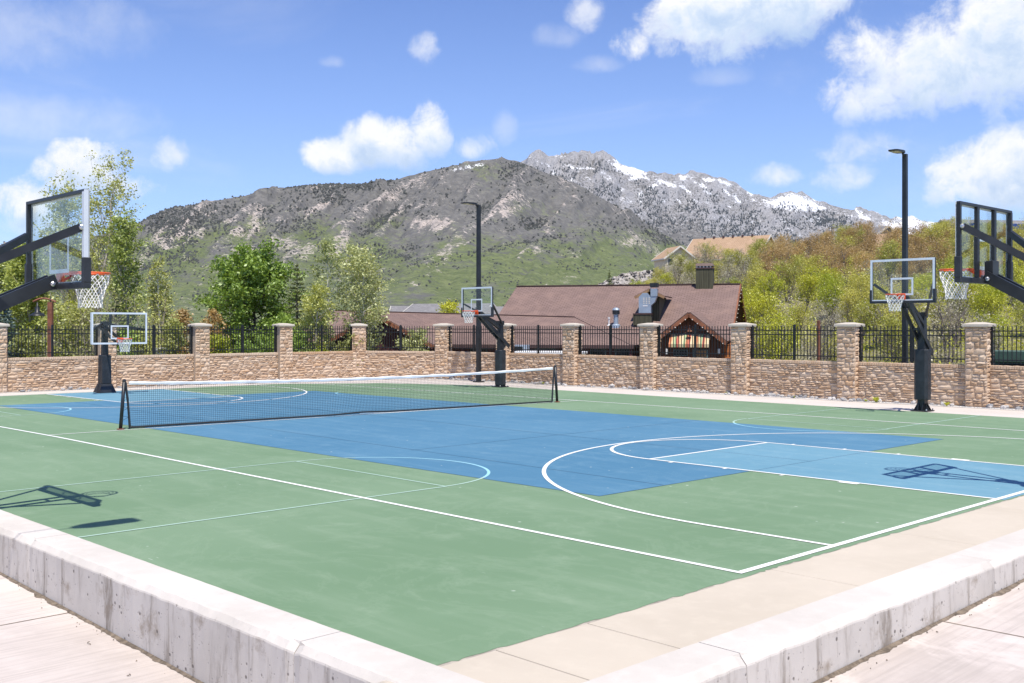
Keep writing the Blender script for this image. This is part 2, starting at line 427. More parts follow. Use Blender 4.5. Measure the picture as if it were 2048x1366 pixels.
def glass_mat(name, tint=(0.955, 0.985, 0.975)):
    m = bpy.data.materials.new(name); m.use_nodes = True; t = m.node_tree; t.nodes.clear(); w = NT(t)
    out = w.n('ShaderNodeOutputMaterial'); tr = w.n('ShaderNodeBsdfTransparent'); tr.inputs[0].default_value = tint + (1,)
    g = w.n('ShaderNodeBsdfGlossy'); g.inputs['Roughness'].default_value = 0.03
    mx = w.n('ShaderNodeMixShader'); lw = w.n('ShaderNodeLayerWeight'); lw.inputs['Blend'].default_value = 0.5; w.l(w.m('ADD', 0.02, w.m('MULTIPLY', w.m('POWER', lw.outputs['Facing'], 5.0), 0.95)), mx.inputs[0]); w.l(tr.outputs[0], mx.inputs[1]); w.l(g.outputs[0], mx.inputs[2])
    w.l(mx.outputs[0], out.inputs[0]); return m

M = {}
M['green'] = court_paint('court_green', (0.180, 0.272, 0.162), (0.146, 0.236, 0.132), (0.262, 0.345, 0.230))
M['blue'] = court_paint('court_blue', (0.084, 0.207, 0.310), (0.066, 0.181, 0.282), (0.155, 0.285, 0.375))
M['sky_blue'] = court_paint('court_light_blue', (0.142, 0.292, 0.375), (0.118, 0.262, 0.345), (0.23, 0.37, 0.43))
M['white_line'] = line_paint('white_line_paint', (0.78, 0.78, 0.74), (0.55, 0.60, 0.55))
M['mint_line'] = line_paint('mint_line_paint', (0.38, 0.53, 0.43), (0.27, 0.41, 0.30))
M['aqua_line'] = line_paint('aqua_line_paint', (0.30, 0.56, 0.64), (0.22, 0.46, 0.56))
M['joint'] = simple('court_joint', (0.035, 0.085, 0.15), 0.9, var=0.3, scale=2)
M['gap'] = simple('joint_dirt', (0.24, 0.19, 0.14), 0.95, var=0.35, scale=9)
M['filler'] = simple('edge_mortar', (0.42, 0.37, 0.30), 0.95, var=0.35, scale=4)
M['apron'] = concrete('apron_concrete', (0.60, 0.54, 0.485), (0.54, 0.485, 0.43))
M['slab'] = concrete('tan_slab_concrete', (0.56, 0.49, 0.395), (0.505, 0.44, 0.35))
M['kerb'] = concrete('kerb_concrete', (0.63, 0.58, 0.52), (0.53, 0.485, 0.43), stain=0.95, holes=0.85)
M['pave'] = concrete('pavement_concrete', (0.60, 0.53, 0.48), (0.47, 0.41, 0.365), scale=0.7, brush=0.5)
M['dirt'] = simple('dirt', (0.16, 0.125, 0.09), 0.95, var=0.4, scale=14, bmp=0.4)
M['mortar'] = simple('mortar', (0.43, 0.345, 0.265), 0.95, var=0.12, scale=9)
TAN = [(0.10, (0.37, 0.235, 0.145)), (0.32, (0.50, 0.345, 0.225)), (0.5, (0.60, 0.44, 0.310)), (0.68, (0.64, 0.50, 0.375)), (0.85, (0.55, 0.355, 0.21)), (1.0, (0.70, 0.57, 0.44))]
M['stone'] = stone_mat('tan_wall_stone', TAN)
M['cap'] = concrete('cap_concrete', (0.60, 0.54, 0.45), (0.48, 0.42, 0.34), scale=2)
M['iron'] = simple('black_iron', (0.012, 0.013, 0.015), 0.45, var=0.3, spec=0.4)
M['black'] = simple('black_steel', (0.017, 0.019, 0.022), 0.42, var=0.35, scale=3, spec=0.5)
M['pad'] = simple('black_vinyl_pad', (0.022, 0.025, 0.030), 0.5, var=0.35, scale=4, bmp=0.15)
M['bolt'] = simple('bolt_steel', (0.55, 0.55, 0.55), 0.3, metal=0.9)
M['alu'] = simple('white_aluminium', (0.62, 0.66, 0.70), 0.4, var=0.05, scale=3)
M['boardline'] = simple('board_white', (0.74, 0.77, 0.80), 0.5, var=0.05)
M['glass'] = glass_mat('backboard_glass')
M['orange'] = simple('orange_enamel', (0.78, 0.11, 0.02), 0.4, var=0.12, scale=5)
M['cord'] = simple('white_net_cord', (0.76, 0.75, 0.72), 0.85, var=0.1)
M['tape'] = simple('white_net_tape', (0.76, 0.76, 0.74), 0.8, var=0.14, scale=2.2, bmp=0.3)
M['netcord'] = simple('black_net_cord', (0.014, 0.017, 0.019), 0.8, var=0.2)
M['rock'] = stone_mat('river_rock', [(0.1, (0.13, 0.13, 0.14)), (0.35, (0.30, 0.30, 0.31)), (0.6, (0.47, 0.45, 0.43)), (0.85, (0.58, 0.55, 0.52)), (1.0, (0.66, 0.64, 0.62))])
M['rust'] = simple('rusty_steel', (0.23, 0.085, 0.045), 0.7, var=0.3, scale=5)
M['lens'] = simple('lamp_lens', (0.62, 0.58, 0.48), 0.35, var=0.1)
M['bark'] = simple('pale_bark', (0.40, 0.36, 0.30), 0.9, var=0.35, scale=7)
M['white_bark'] = simple('white_birch_bark', (0.60, 0.57, 0.51), 0.85, var=0.25, scale=4)
M['dark_bark'] = simple('dark_bark', (0.10, 0.08, 0.065), 0.95, var=0.35, scale=7)
M['twig'] = simple('bare_twig', (0.42, 0.35, 0.26), 0.9, var=0.3, scale=5)
M['grey_twig'] = simple('grey_twig', (0.24, 0.20, 0.175), 0.95, var=0.3, scale=5)
M['leaf_green'] = leaf_mat('leaf_green', (0.228, 0.333, 0.058), (0.420, 0.540, 0.108))
M['leaf_poplar'] = leaf_mat('leaf_poplar', (0.318, 0.376, 0.088), (0.531, 0.567, 0.142))
M['leaf_olive'] = leaf_mat('leaf_olive', (0.312, 0.329, 0.095), (0.509, 0.518, 0.161))
M['leaf_birch'] = leaf_mat('leaf_birch', (0.342, 0.372, 0.146), (0.516, 0.531, 0.241))
M['leaf_lime'] = leaf_mat('leaf_lime', (0.3, 0.35, 0.025), (0.44, 0.46, 0.04))
M['leaf_scrub'] = leaf_mat('leaf_scrub', (0.364, 0.366, 0.066), (0.568, 0.521, 0.111))
M['leaf_lush'] = leaf_mat('leaf_lush', (0.334, 0.387, 0.027), (0.557, 0.552, 0.050))
M['leaf_rust'] = leaf_mat('leaf_rust', (0.372, 0.240, 0.096), (0.540, 0.366, 0.150))
M['leaf_grey'] = leaf_mat('leaf_grey', (0.33, 0.295, 0.215), (0.45, 0.41, 0.3), 0.15)
M['spruce'] = leaf_mat('spruce_needles', (0.111, 0.163, 0.137), (0.195, 0.260, 0.234), 0.1)
M['fir'] = leaf_mat('fir_needles', (0.124, 0.163, 0.058), (0.234, 0.267, 0.098), 0.1)
M['soil'] = simple('hill_soil', (0.17, 0.155, 0.075), 0.95, var=0.35, scale=0.25)
M['grass'] = simple('ground_earth', (0.13, 0.14, 0.06), 0.95, var=0.35, scale=0.12)

# ================================================================== the court
def gsheet(name, poly, z, mat, parent=None):
    o = MB().add([(x, y, z) for x, y in poly], [list(range(len(poly)))]).build(name, mat, parent)
    return o
def strip(mb, pts, wdt, z, closed=False):
    """a painted line of width wdt along pts"""
    P = [np.array(p, float) for p in pts]; n = len(P); L = []; R = []
    for i in range(n):
        a = P[i - 1] if (i > 0 or closed) else P[i]; b = P[(i + 1) % n] if (i < n - 1 or closed) else P[i]
        d = b - a; d /= np.linalg.norm(d); nn = np.array([-d[1], d[0]])
        L.append(P[i] + nn * wdt / 2); R.append(P[i] - nn * wdt / 2)
    b0 = len(mb.v)
    for l, r in zip(L, R): mb.v.append((l[0], l[1], z)); mb.v.append((r[0], r[1], z))
    for i in range(n if closed else n - 1):
        j = (i + 1) % n
        mb.f.append([b0 + 2 * i, b0 + 2 * i + 1, b0 + 2 * j + 1, b0 + 2 * j])
    return mb
def arc(cx, cy, r, a0, a1, n=40):
    return [(cx + r * math.cos(math.radians(a0 + (a1 - a0) * i / n)), cy + r * math.sin(math.radians(a0 + (a1 - a0) * i / n))) for i in range(n + 1)]

apron = tag(gsheet('court_apron', [(-106.6, -38.3), (0.3, -38.3), (0.3, 45), (-106.6, 45)], -0.012, M['apron']), kind='structure')
# green playing surface with a slightly ragged painted edge along the tan slabs
edge = []
y = -38.0
while y < 37.0:
    edge.append((0.36 + rnd.uniform(-.05, .05) + (0.06 if rnd.random() < .15 else 0), y)); y += rnd.uniform(.12, .5)
green = tag(gsheet('court_surface', [(-100.6, -38.05), (0.36, -38.05)] + edge + [(0.36, 36.5), (-80, 36.5), (-92, 31), (-100.6, 20)], 0.004, M['green']), kind='structure')
gsheet('blue_centre', [(-86.3, -18.5), (-12.45, -17.8), (-12.1, 16.1), (-84.5, 15.3)], 0.0085, M['blue'], green)
gsheet('light_blue_key', [(-19, -6.1), (0.30, -6.1), (0.30, 5.9), (-19, 5.9)], 0.0120, M['sky_blue'], green)
gsheet('light_blue_key', [(-100.2, -9.0), (-82.2, -8.3), (-82.2, 3.8), (-100.2, 4.3)], 0.0120, M['sky_blue'], green)
ZL = 0.050
def line(name, pts, wdt, mat, dz=0.0, closed=False):
    return strip(MB(), pts, wdt, 0.0225 + dz * .35, closed).build(name, M[mat], green)
W1 = 0.21
line('side_line', [(0, -25.6), (-54, -25.3), (-101, -26.4)], W1, 'white_line')
line('side_line', [(2.0 - 2.0, 25.6), (-53, 25.4), (-98, 24)], W1, 'white_line')
line('base_line', [(0, -25.7), (0, 25.7)], W1 + .04, 'white_line', 0.003)
line('base_line', [(-99.8, -26.4), (-99.8, 24)], W1, 'white_line', 0.003)
line('centre_line', [(-55.7, -25.2), (-55.5, -20)], 0.16, 'white_line', 0.003)
line('centre_line', [(-53.2, 21.3), (-53.0, 25.3)], 0.16, 'white_line', 0.003)
line('centre_line', [(-55.5, -20), (-53.2, 21.3)], 0.16, 'white_line', -0.003)
line('three_point_line', [(0, -20.0)] + arc(-5.25, 0, 20.0, -90, -270, 72) + [(0, 20.0)], W1, 'white_line', 0.006)
line('key_circle', arc(-19, -0.1, 6.0, 90, 270, 44), W1, 'white_line', 0.009)
line('lane_line', [(0, -6.1), (-19, -6.1)], W1, 'white_line', 0.012)
line('lane_line', [(0, 5.9), (-19, 5.9)], W1, 'white_line', 0.012)
line('free_throw_line', [(-19, -6.0), (-19, 5.8)], W1, 'white_line', 0.006)
for sy, y0 in ((-1, -6.1), (1, 5.9)):
    for x in (-17.3, -13.8, -10.4): line('lane_mark', [(x, y0 + sy * .1), (x, y0 + sy * .42)], 0.17, 'white_line', 0.006)
    line('lane_block', [(-6.8, y0 + sy * .1), (-6.8, y0 + sy * .45)], 1.0, 'white_line', 0.006)
# far end
line('three_point_line', [(-99.8, -22.0)] + arc(-93.6, -2.8, 19.2, -90, 90, 60) + [(-99.8, 16.4)], W1, 'white_line', 0.006)
line('key_circle', arc(-82.2, -2.25, 6.05, -90, 90, 40), W1, 'white_line', 0.009)
line('lane_line', [(-99.8, -9.0), (-82.2, -8.3)], W1, 'white_line', 0.012)
line('lane_line', [(-99.8, 4.3), (-82.2, 3.8)], W1, 'white_line', 0.012)
line('free_throw_line', [(-82.2, -8.2), (-82.2, 3.7)], W1, 'white_line', 0.006)
for x in (-96.5, -93, -89.5, -86.2): line('lane_mark', [(x, -9.0), (x, -9.45)], 0.2, 'white_line', 0.006)
# cross courts painted in mint
def cross_key(x0, yb, yf, s, hw, r=6.3):
    line('mint_lane_line', [(x0 - hw, yb), (x0 - hw, yf)], 0.15, 'mint_line', -0.006)
    line('mint_lane_line', [(x0 + hw, yb), (x0 + hw, yf)], 0.15, 'mint_line', -0.006)
    line('mint_free_throw_line', [(x0 - hw, yf), (x0 + hw, yf)], 0.13, 'mint_line', -0.009)
    A = arc(x0, yf, r, 0, 180 * s, 40)
    cut = [p for p in A if (p[1] * s < -17.9 if s > 0 else p[1] > 16.2)]
    inn = [p for p in A if p not in cut]
    i0 = A.index(inn[0]); i1 = A.index(inn[-1])
    if i0 > 0: line('mint_key_arc', A[:i0 + 1], 0.15, 'mint_line', -0.012)
    if i1 < len(A) - 1: line('mint_key_arc', A[i1:], 0.15, 'mint_line', -0.012)
    line('aqua_key_arc', inn, 0.16, 'aqua_line', -0.0135)
cross_key(-25.6, -38.0, -20.8, 1, 6.35)
cross_key(-79.5, -38.0, -20.8, 1, 6.0, 6.0)
cross_key(-23.8, 36.4, 19.9, -1, 5.85, 6.0)
cross_key(-76.0, 36.4, 19.6, -1, 5.85, 6.0)
# control joints showing through the paint
for pts in ([(-12.5, -13.2), (-86, -11.4)], [(-12.2, -0.4), (-86, 0.6)], [(-31.6, -13), (-31.6, 16)], [(-12.45, -17.8), (-12.1, 16.1)], [(-58, -12), (-58, 15)]):
    line('control_joint', pts, 0.045, 'joint', -0.020)
line('control_joint', [(-12.45, -17.8), (-86.3, -18.5)], 0.05, 'joint', -0.022)

# tan slabs beside the base line
yy = [-41.5, -36.1, -32.95, -24.5, -16.3, -8.2, 0, 8, 16, 24, 32, 40]
slabs = tag(gsheet('slab_bed', [(0.30, -42), (3.5, -42), (3.5, 45), (0.30, 45)], -0.06, M['gap']), kind='structure')
for a, b in zip(yy[:-1], yy[1:]):
    MB().box(0.415, 3.4, a + .02, b - .02, -0.25, 0.0, 0.012).build('concrete_slab', M['slab'], slabs)
MB().box(0.31, 0.413, -41.5, 40, -0.2, -0.004).build('edge_filler', M['filler'], slabs)

# ------------------------------------------------------------------ kerb walls round the near corner
def kerb_panel(L, seed, hgt):
    """one cast panel along +x, outer face towards -y, inner top edge at y=0"""
    n = max(4, int(L / 0.3)); prof = [(0.0, -hgt), (0.0, 0.05), (-0.03, 0.075), (-1.16, 0.07), (-1.24, 0.045), (-1.385, -0.115), (-1.40, -0.16), (-1.43, -hgt)]
    r = random.Random(seed); xs = np.linspace(0.012, L - 0.012, n + 1); vs = []; fs = []
    j = fbm(xs * 1.7 + seed * 7, xs * 0 + seed, 4, seed); j2 = fbm(xs * 2.6 + seed * 3, xs * 0 + 5, 4, seed + 9)
    k = len(prof)
    for i, x in enumerate(xs):
        for q, (y, z) in enumerate(prof):
            dy = (j[i] - .5) * (.10 if q in (3, 4) else .05 if q in (5, 6) else 0); dz = (j2[i] - .5) * (.06 if q in (4, 5, 6) else .012 if q in (2, 3) else 0)
            e = 0.05 if (i in (0, n) and q in (4, 5, 6)) else 0
            vs.append((x, y + dy + e, z + dz - e))
    for i in range(n):
        for q in range(k - 1): fs.append([i * k + q, (i + 1) * k + q, (i + 1) * k + q + 1, i * k + q + 1])
    fs.append(list(range(k))); fs.append([n * k + q for q in range(k)][::-1])
    return mesh_np('concrete_panel', vs, fs, M['kerb'])
kl = thing('kerb_wall', 'low cast concrete kerb wall along the left side of the court', 'wall', (0, 0, 0))
js = [4.85, -3.1, -19.8, -36.5, -53, -70]
for i in range(len(js) - 1):
    link('concrete_panel', kerb_panel(js[i] - js[i + 1], 11 + i, 3.0), kl, (js[i + 1], -37.92, 0))
kr = thing('kerb_wall', 'low cast concrete kerb wall beside the tan slabs on the right', 'wall', (0, 0, 0))
js = [-37.6, -32.45, -18.6, -4.4, 9.6, 24]
for i in range(len(js) - 1):
    link('concrete_panel', kerb_panel(js[i + 1] - js[i], 31 + i, 3.0), kr, (3.42, js[i], 0), (0, 0, math.pi / 2))
# pavement outside the kerbs, falling away to the left
def pave_z(x, y):
    wl = sstep(4.5 - x, 0, 10); return wl * (-1.55 - .023 * (x + 23)) + (1 - wl) * (-.9 + .022 * (y + 15))
gx, gy = np.meshgrid(np.linspace(-75, 60, 91), np.linspace(-95, 40, 91), indexing='ij')
gzv = pave_z(gx, gy)
def grid_faces(a, b):
    i, j = np.meshgrid(np.arange(a - 1), np.arange(b - 1), indexing='ij'); i = i.ravel(); j = j.ravel()
    return np.stack([i * b + j, (i + 1) * b + j, (i + 1) * b + j + 1, i * b + j + 1], 1)
keep = ~((gx < 4.0) & (gy > -38.6)).ravel()
fcs = grid_faces(91, 91); fcs = fcs[keep[fcs].any(1)]
pav = tag(link('pavement', mesh_np('pavement', np.stack([gx.ravel(), gy.ravel(), gzv.ravel()], 1), fcs, M['pave'], True)), kind='structure')
def joint_line(p, q, wdt=.05):
    mb = MB(); n = 30; pts = [(p[0] + (q[0] - p[0]) * i / n, p[1] + (q[1] - p[1]) * i / n) for i in range(n + 1)]
    strip(mb, pts, wdt, 0); mb.v = [(x, y, float(pave_z(np.float64(x), np.float64(y))) + .012) for x, y, _ in mb.v]
    return mb.build('slab_joint', M['gap'], pav)
joint_line((4.9, -22.6), (30, -22.0)); joint_line((4.9, -3), (30, -3)); joint_line((-16, -39.4), (-16, -70)); joint_line((4.9, -41), (30, -41))
# blown dirt lying along the foot of the kerbs
def dirt_strip(fn, n, seed):
    r = random.Random(seed); mb = MB(); a = []; b = []
    for i in range(n + 1):
        p, nn = fn(i / n); wd = 0.06 + 0.16 * max(0, vnoise(i * .23, seed)) ** 2 + r.uniform(-.02, .03)
        a.append((p[0], p[1])); b.append((p[0] + nn[0] * wd, p[1] + nn[1] * wd))
    for x, y in a: mb.v.append((x, y, float(pave_z(x, y)) + .06))
    for x, y in b: mb.v.append((x, y, float(pave_z(x, y)) + .010))
    for i in range(n): mb.f.append([i, i + 1, n + 2 + i, n + 1 + i])
    for _ in range(n // 4):       # crumbs and twigs
        p, nn = fn(r.random()); d = abs(r.gauss(0, .25)); x, y = p[0] + nn[0] * d, p[1] + nn[1] * d; z = float(pave_z(x, y)) + .015
        s = r.uniform(.01, .035); mb.add([(x - s, y, z), (x + s * .5, y + s, z), (x + s * .5, y - s, z), (x, y, z + s)], [[0, 1, 3], [1, 2, 3], [2, 0, 3]])
    return mb
tag(dirt_strip(lambda t: ((4.8 - 50 * t, -39.345), (0, -1)), 400, 3).build('dirt', M['dirt']), 'line of brown dirt along the foot of the left kerb wall', 'dirt', kind='stuff')
tag(dirt_strip(lambda t: ((4.845, -39.3 + 50 * t), (1, 0)), 400, 5).build('dirt', M['dirt']), 'line of brown dirt along the foot of the right kerb wall', 'dirt', kind='stuff')
for k, (x, y, s, a) in enumerate([(6.3, -28.5, .45, .6), (-12.5, -40.2, .35, 2.2), (-9.2, -40.5, .25, .4)]):
    z = float(pave_z(x, y)) + .02
    mb = MB().tube([(x + s * (t - .5) * math.cos(a) + .08 * math.sin(5 * t), y + s * (t - .5) * math.sin(a) + .1 * math.cos(4 * t), z + .02 * math.sin(3 * t)) for t in np.linspace(0, 1, 8)], .008, 4)
    tag(mb.build('twig', M['dirt']), ['curved dry twig on the pavement beside the right kerb', 'dry twig on the pavement by the left kerb, farther one', 'short dry twig on the pavement by the left kerb, nearer one'][k], 'twig')

# ================================================================== stone wall, pilasters, iron fence
PIL = [(-107, -24.3), (-107, -11.9), (-107, 0.6), (-107, 12.8), (-107, 25.1), (-107, 37.6), (-96.3, 44.7), (-83.9, 44.95), (-72.0, 45.2), (-59.8, 45.45), (-47.3, 45.7), (-34.8, 45.95), (-22.0, 46.2), (-9.4, 46.45)]
def stone_mesh(seed, n=4, mm=3):
    """rough faced block, 1 x 1 seen from -y, back open; scaled to size when placed"""
    r = random.Random(seed); vs = []; fs = []
    for j in range(mm + 1):
        for i in range(n + 1):
            u, v = i / n - .5, j / mm - .5
            eb = (i in (0, n)) or (j in (0, mm))
            y = -.02 if eb else -.085 - r.uniform(0, .065)
            if not eb: u += r.uniform(-.05, .05); v += r.uniform(-.06, .06)
            else: u += r.uniform(-.012, .012); v += r.uniform(-.025, .025)
            vs.append((u, y, v))
    for j in range(mm):
        for i in range(n):
            a = j * (n + 1) + i; fs.append([a, a + 1, a + n + 2, a + n + 1])
    ring = [i for i in range(n + 1)] + [j * (n + 1) + n for j in range(1, mm + 1)] + [mm * (n + 1) + i for i in range(n - 1, -1, -1)] + [j * (n + 1) for j in range(mm - 1, 0, -1)]
    b = len(vs); vs += [(vs[i][0], .06, vs[i][2]) for i in ring]
    for k in range(len(ring)):
        k2 = (k + 1) % len(ring); fs.append([ring[k], b + k, b + k2, ring[k2]])
    return mesh_np('stone', vs, fs, M['stone'])
STONES = [stone_mesh(i) for i in range(28)]
def lay_stones(parent, x0, x1, z0, z1, yf, rot=0.0, org=(0, 0), long=(0.6, 1.6), course=(.34, .52), split=.68, seed=0):
    r = random.Random(seed); z = z0; c, s = math.cos(rot), math.sin(rot)
    def put(xa, xb, za, zb):
        g = .022; x = (xa + xb) / 2
        link('stone', r.choice(STONES), parent, (org[0] + x * c - yf * s, org[1] + x * s + yf * c, (za + zb) / 2), (0, 0, rot),
             (max(.05, xb - xa - g), r.uniform(.75, 1.25), max(.05, zb - za - g)))
    while z < z1 - .02:
        h = r.uniform(*course)
        if z1 - z < course[0] * 1.5: h = z1 - z
        h = min(h, z1 - z); x = x0
        while x < x1 - .01:
            L = r.uniform(*long)
            if x1 - x < long[0] * 1.6: L = x1 - x
            L = min(L, x1 - x)
            if r.random() < split and h > .3:
                m = z + h * r.uniform(.4, .6)
                for (za, zb) in ((z, m), (m, z + h)):
                    if L > 1.0 and r.random() < .35:
                        q = x + L * r.uniform(.35, .65); put(x, q, za, zb); put(q, x + L, za, zb)
                    else: put(x, x + L, za, zb)
            else: put(x, x + L, z, z + h)
            x += L
        z += h
WALL_H, COPE = 3.50, 0.34
WHERE = ['at the far left edge of the picture', 'left of the hoop with the flared base', 'right of the hoop with the flared base', 'in front of the round green tree',
         'in front of the white stemmed birch', 'left of the tall black lamp pole, under the red gable', 'behind the tall black lamp pole', 'just right of the middle basketball hoop', 'in front of the roof vent pipe',
         'in front of the gable with the striped awning', 'in front of the lime green scrub', 'behind the right hand hoop with the black pad', 'at the right edge of the picture']
picket_me = MB().box(-.033, .033, -.033, .033, 4.0, 7.4).add([(-.033, -.033, 7.4), (.033, -.033, 7.4), (.033, .033, 7.4), (-.033, .033, 7.4), (0, 0, 7.47)], [[0, 1, 4], [1, 2, 4], [2, 3, 4], [3, 0, 4]])
picket_me = mesh_np('picket', picket_me.v, picket_me.f, M['iron'])
for i in range(len(PIL) - 1):
    a, b = np.array(PIL[i]), np.array(PIL[i + 1]); d = b - a; L = np.linalg.norm(d); ang = math.atan2(d[1], d[0]); h = L / 2 - .96
    mid = (a + b) / 2
    bay = thing('stone_wall', 'low tan stone wall bay ' + WHERE[i], 'wall', (mid[0], mid[1], 0), ang, 'stone wall bays round the court')
    MB().box(-h, h, -.30, .30, -.6, WALL_H + .02).build('mortar_core', M['mortar'], bay)
    lay_stones(bay, -h, h, 0.0, WALL_H, -.30, seed=100 + i)
    cp = MB(); r = random.Random(i); x = -h
    while x < h - .02:                                   # soldier course on top
        wd = min(r.uniform(.2, .34), h - x); e = r.uniform(.0, .03); t = r.uniform(-.02, .02)
        cp.box(x + .012, x + wd - .012, -.40 - e, .36, WALL_H + .025, WALL_H + COPE + t, .03); x += wd
    tag(cp.build('coping_course', M['stone'], bay), kind='stuff')
    fen = thing('iron_fence', 'black iron picket fence panel ' + WHERE[i], 'fence', (mid[0], mid[1], 0), ang, 'iron fence panels on the stone wall')
    for z in (4.34, 6.52, 6.98): MB().box(-h - .02, h + .02, -.055, .055, z - .05, z + .05).build('rail', M['iron'], fen)
    pm = MB().box(-.11, .11, -.11, .11, 3.86, 7.5).add([(-.13, -.13, 7.5), (.13, -.13, 7.5), (.13, .13, 7.5), (-.13, .13, 7.5), (0, 0, 7.6)], [[0, 1, 4], [1, 2, 4], [2, 3, 4], [3, 0, 4], [3, 2, 1, 0]])
    pm = mesh_np('post', pm.v, pm.f, M['iron'])
    for x in (-h + .14, 0.0, h - .14): link('post', pm, fen, (x, 0, 0))
    n = int(2 * h / .372)
    for k in range(1, n):
        x = -h + 2 * h * k / n
        if min(abs(x), abs(x + h - .14), abs(x - h + .14)) > .14: link('picket', picket_me, fen, (x, 0, 0))
cap_mb = MB()
b0 = [(-1.2, -1.07), (1.2, -1.07), (1.2, .82), (-1.2, .82)]
cap_mb.add([(x, y, 7.38) for x, y in b0] + [(x, y, 7.60) for x, y in b0] + [(x * .97, y * .96, 7.64) for x, y in b0] + [(x * .3, y * .2, 7.80) for x, y in b0],
           [[3, 2, 1, 0]] + [[4 * l + k, 4 * l + (k + 1) % 4, 4 * l + 4 + (k + 1) % 4, 4 * l + 4 + k] for l in range(3) for k in range(4)] + [[12, 13, 14, 15]])
cap_me = mesh_np('cap', cap_mb.v, cap_mb.f, M['cap'])
PW = ['beyond the left edge', 'at the left edge of the picture', 'right behind the hoop with the flared base', 'left of the round green tree', 'right of the round green tree', 'at the wall corner by the white birch',
      'left of the tall black lamp pole', 'behind the middle basketball hoop', 'at the right end of the tennis net', 'between the vent pipe and the gabled porch', 'at the right end of the brown roof',
      'left of the right hand lamp pole', 'right of the right hand hoop', 'beyond the right edge']
for i, (x, y) in enumerate(PIL):
    if i == 0 or i == len(PIL) - 1: continue
    ang = math.pi / 2 if i < 5 else (math.radians(62) if i == 5 else math.radians(20) if i == 6 else math.atan2(.25, 12.4))
    p = thing('stone_pilaster', 'tan stone pilaster with pale concrete cap ' + PW[i], 'pillar', (x, y, 0), ang, 'stone pilasters along the fence')
    MB().box(-.96, .96, -.85, .62, -.6, 7.37).build('mortar_core', M['mortar'], p)
    lay_stones(p, -.99, .99, 0, 7.36, -.85, long=(.45, 1.05), course=(.36, .62), split=.3, seed=500 + i)
    lay_stones(p, -.85, .62, 0, 7.36, 0, rot=math.pi / 2, org=(.96, 0), long=(.5, .9), course=(.36, .62), split=.25, seed=700 + i)
    link('cap', cap_me, p)
# river rocks at the foot of the wall
def rock_mesh(seed):
    r = random.Random(seed); g = (1 + 5 ** .5) / 2
    V = [(-1, g, 0), (1, g, 0), (-1, -g, 0), (1, -g, 0), (0, -1, g), (0, 1, g), (0, -1, -g), (0, 1, -g), (g, 0, -1), (g, 0, 1), (-g, 0, -1), (-g, 0, 1)]
    Fc = [(0, 11, 5), (0, 5, 1), (0, 1, 7), (0, 7, 10), (0, 10, 11), (1, 5, 9), (5, 11, 4), (11, 10, 2), (10, 7, 6), (7, 1, 8), (3, 9, 4), (3, 4, 2), (3, 2, 6), (3, 6, 8), (3, 8, 9), (4, 9, 5), (2, 4, 11), (6, 2, 10), (8, 6, 7), (9, 8, 1)]
    sc = (r.uniform(.75, 1.2), r.uniform(.6, .95), r.uniform(.45, .75)); vs = []
    for v in V:
        q = np.array(v) / 1.902 * r.uniform(.72, 1.08); vs.append(tuple(q * sc))
    return mesh_np('rock', vs, [list(f) for f in Fc], M['rock'])
ROCKS = [rock_mesh(i) for i in range(10)]
tag(gsheet('gravel_bed', [(-94, 42.6), (-9, 44.2), (-9, 46), (-94, 44.6)], 0.010, M['rock']), kind='structure')
tag(gsheet('gravel_bed', [(-106.75, -20), (-105.4, -20), (-105.4, 34), (-95, 42.6), (-95.2, 44), (-106.7, 36)], 0.010, M['rock']), kind='structure')
small = MB(); r = random.Random(5)
def wall_front(t):
    k = int(t); f = t - k; a, b = np.array(PIL[k]), np.array(PIL[k + 1]); d = b - a; d /= np.linalg.norm(d); n = np.array([d[1], -d[0]])
    return a + (b - a) * f, n
for q in range(190):
    t = 6.05 + 6.9 * r.random() if r.random() < .82 else 1.2 + 4.5 * r.random()
    p, n = wall_front(t); o = r.uniform(.5, 1.7) if r.random() < .6 else r.uniform(.5, 1.0)
    f = t - int(t)
    if min(f, 1 - f) < .1: o += .6
    s = r.uniform(.2, .42) * (1.15 if r.random() < .2 else 1)
    ro = link('rock', r.choice(ROCKS), None, (p[0] + n[0] * o, p[1] + n[1] * o, s * .3), (r.uniform(-.5, .5), r.uniform(-.5, .5), r.uniform(0, 6)), (s, s, s))
    tag(ro, 'river rock by the wall ' + WHERE[int(t)], 'rock', 'river rocks along the stone wall')
gm = MB()
for q in range(2600):
    t = 6.03 + 6.9 * r.random() if r.random() < .75 else 1.2 + 4.7 * r.random()
    p, n = wall_front(t); o = r.uniform(.45, 1.75); s = r.uniform(.03, .1); x, y = p[0] + n[0] * o, p[1] + n[1] * o
    e = [r.uniform(.6, 1.2) * s for _ in range(5)]
    gm.add([(x - e[0], y - e[1] * .6, 0), (x + e[1], y - e[2] * .5, 0), (x + e[2] * .3, y + e[3], 0), (x + r.uniform(-.4, .4) * s, y, e[4])], [[0, 1, 3], [1, 2, 3], [2, 0, 3]])
tag(gm.build('gravel', M['rock']), 'loose grey gravel between the rocks at the wall foot', 'gravel', kind='stuff')
def tuft(x, y, s, n, seed):
    r = random.Random(seed); mb = MB()
    for _ in range(n):
        a = r.uniform(0, 6.28); l = s * r.uniform(.6, 1.2); ln = r.uniform(.3, .9); wd = l * .13
        dx, dy = math.cos(a) * l * ln, math.sin(a) * l * ln; px, py = -math.sin(a) * wd, math.cos(a) * wd
        mb.add([(x - px * .4, y - py * .4, 0), (x + px * .4, y + py * .4, 0), (x + dx * .6 + px, y + dy * .6 + py, l * .7), (x + dx, y + dy, l * r.uniform(.7, 1.0)), (x + dx * .6 - px, y + dy * .6 - py, l * .7)], [[0, 1, 2, 3, 4]])
    return mb
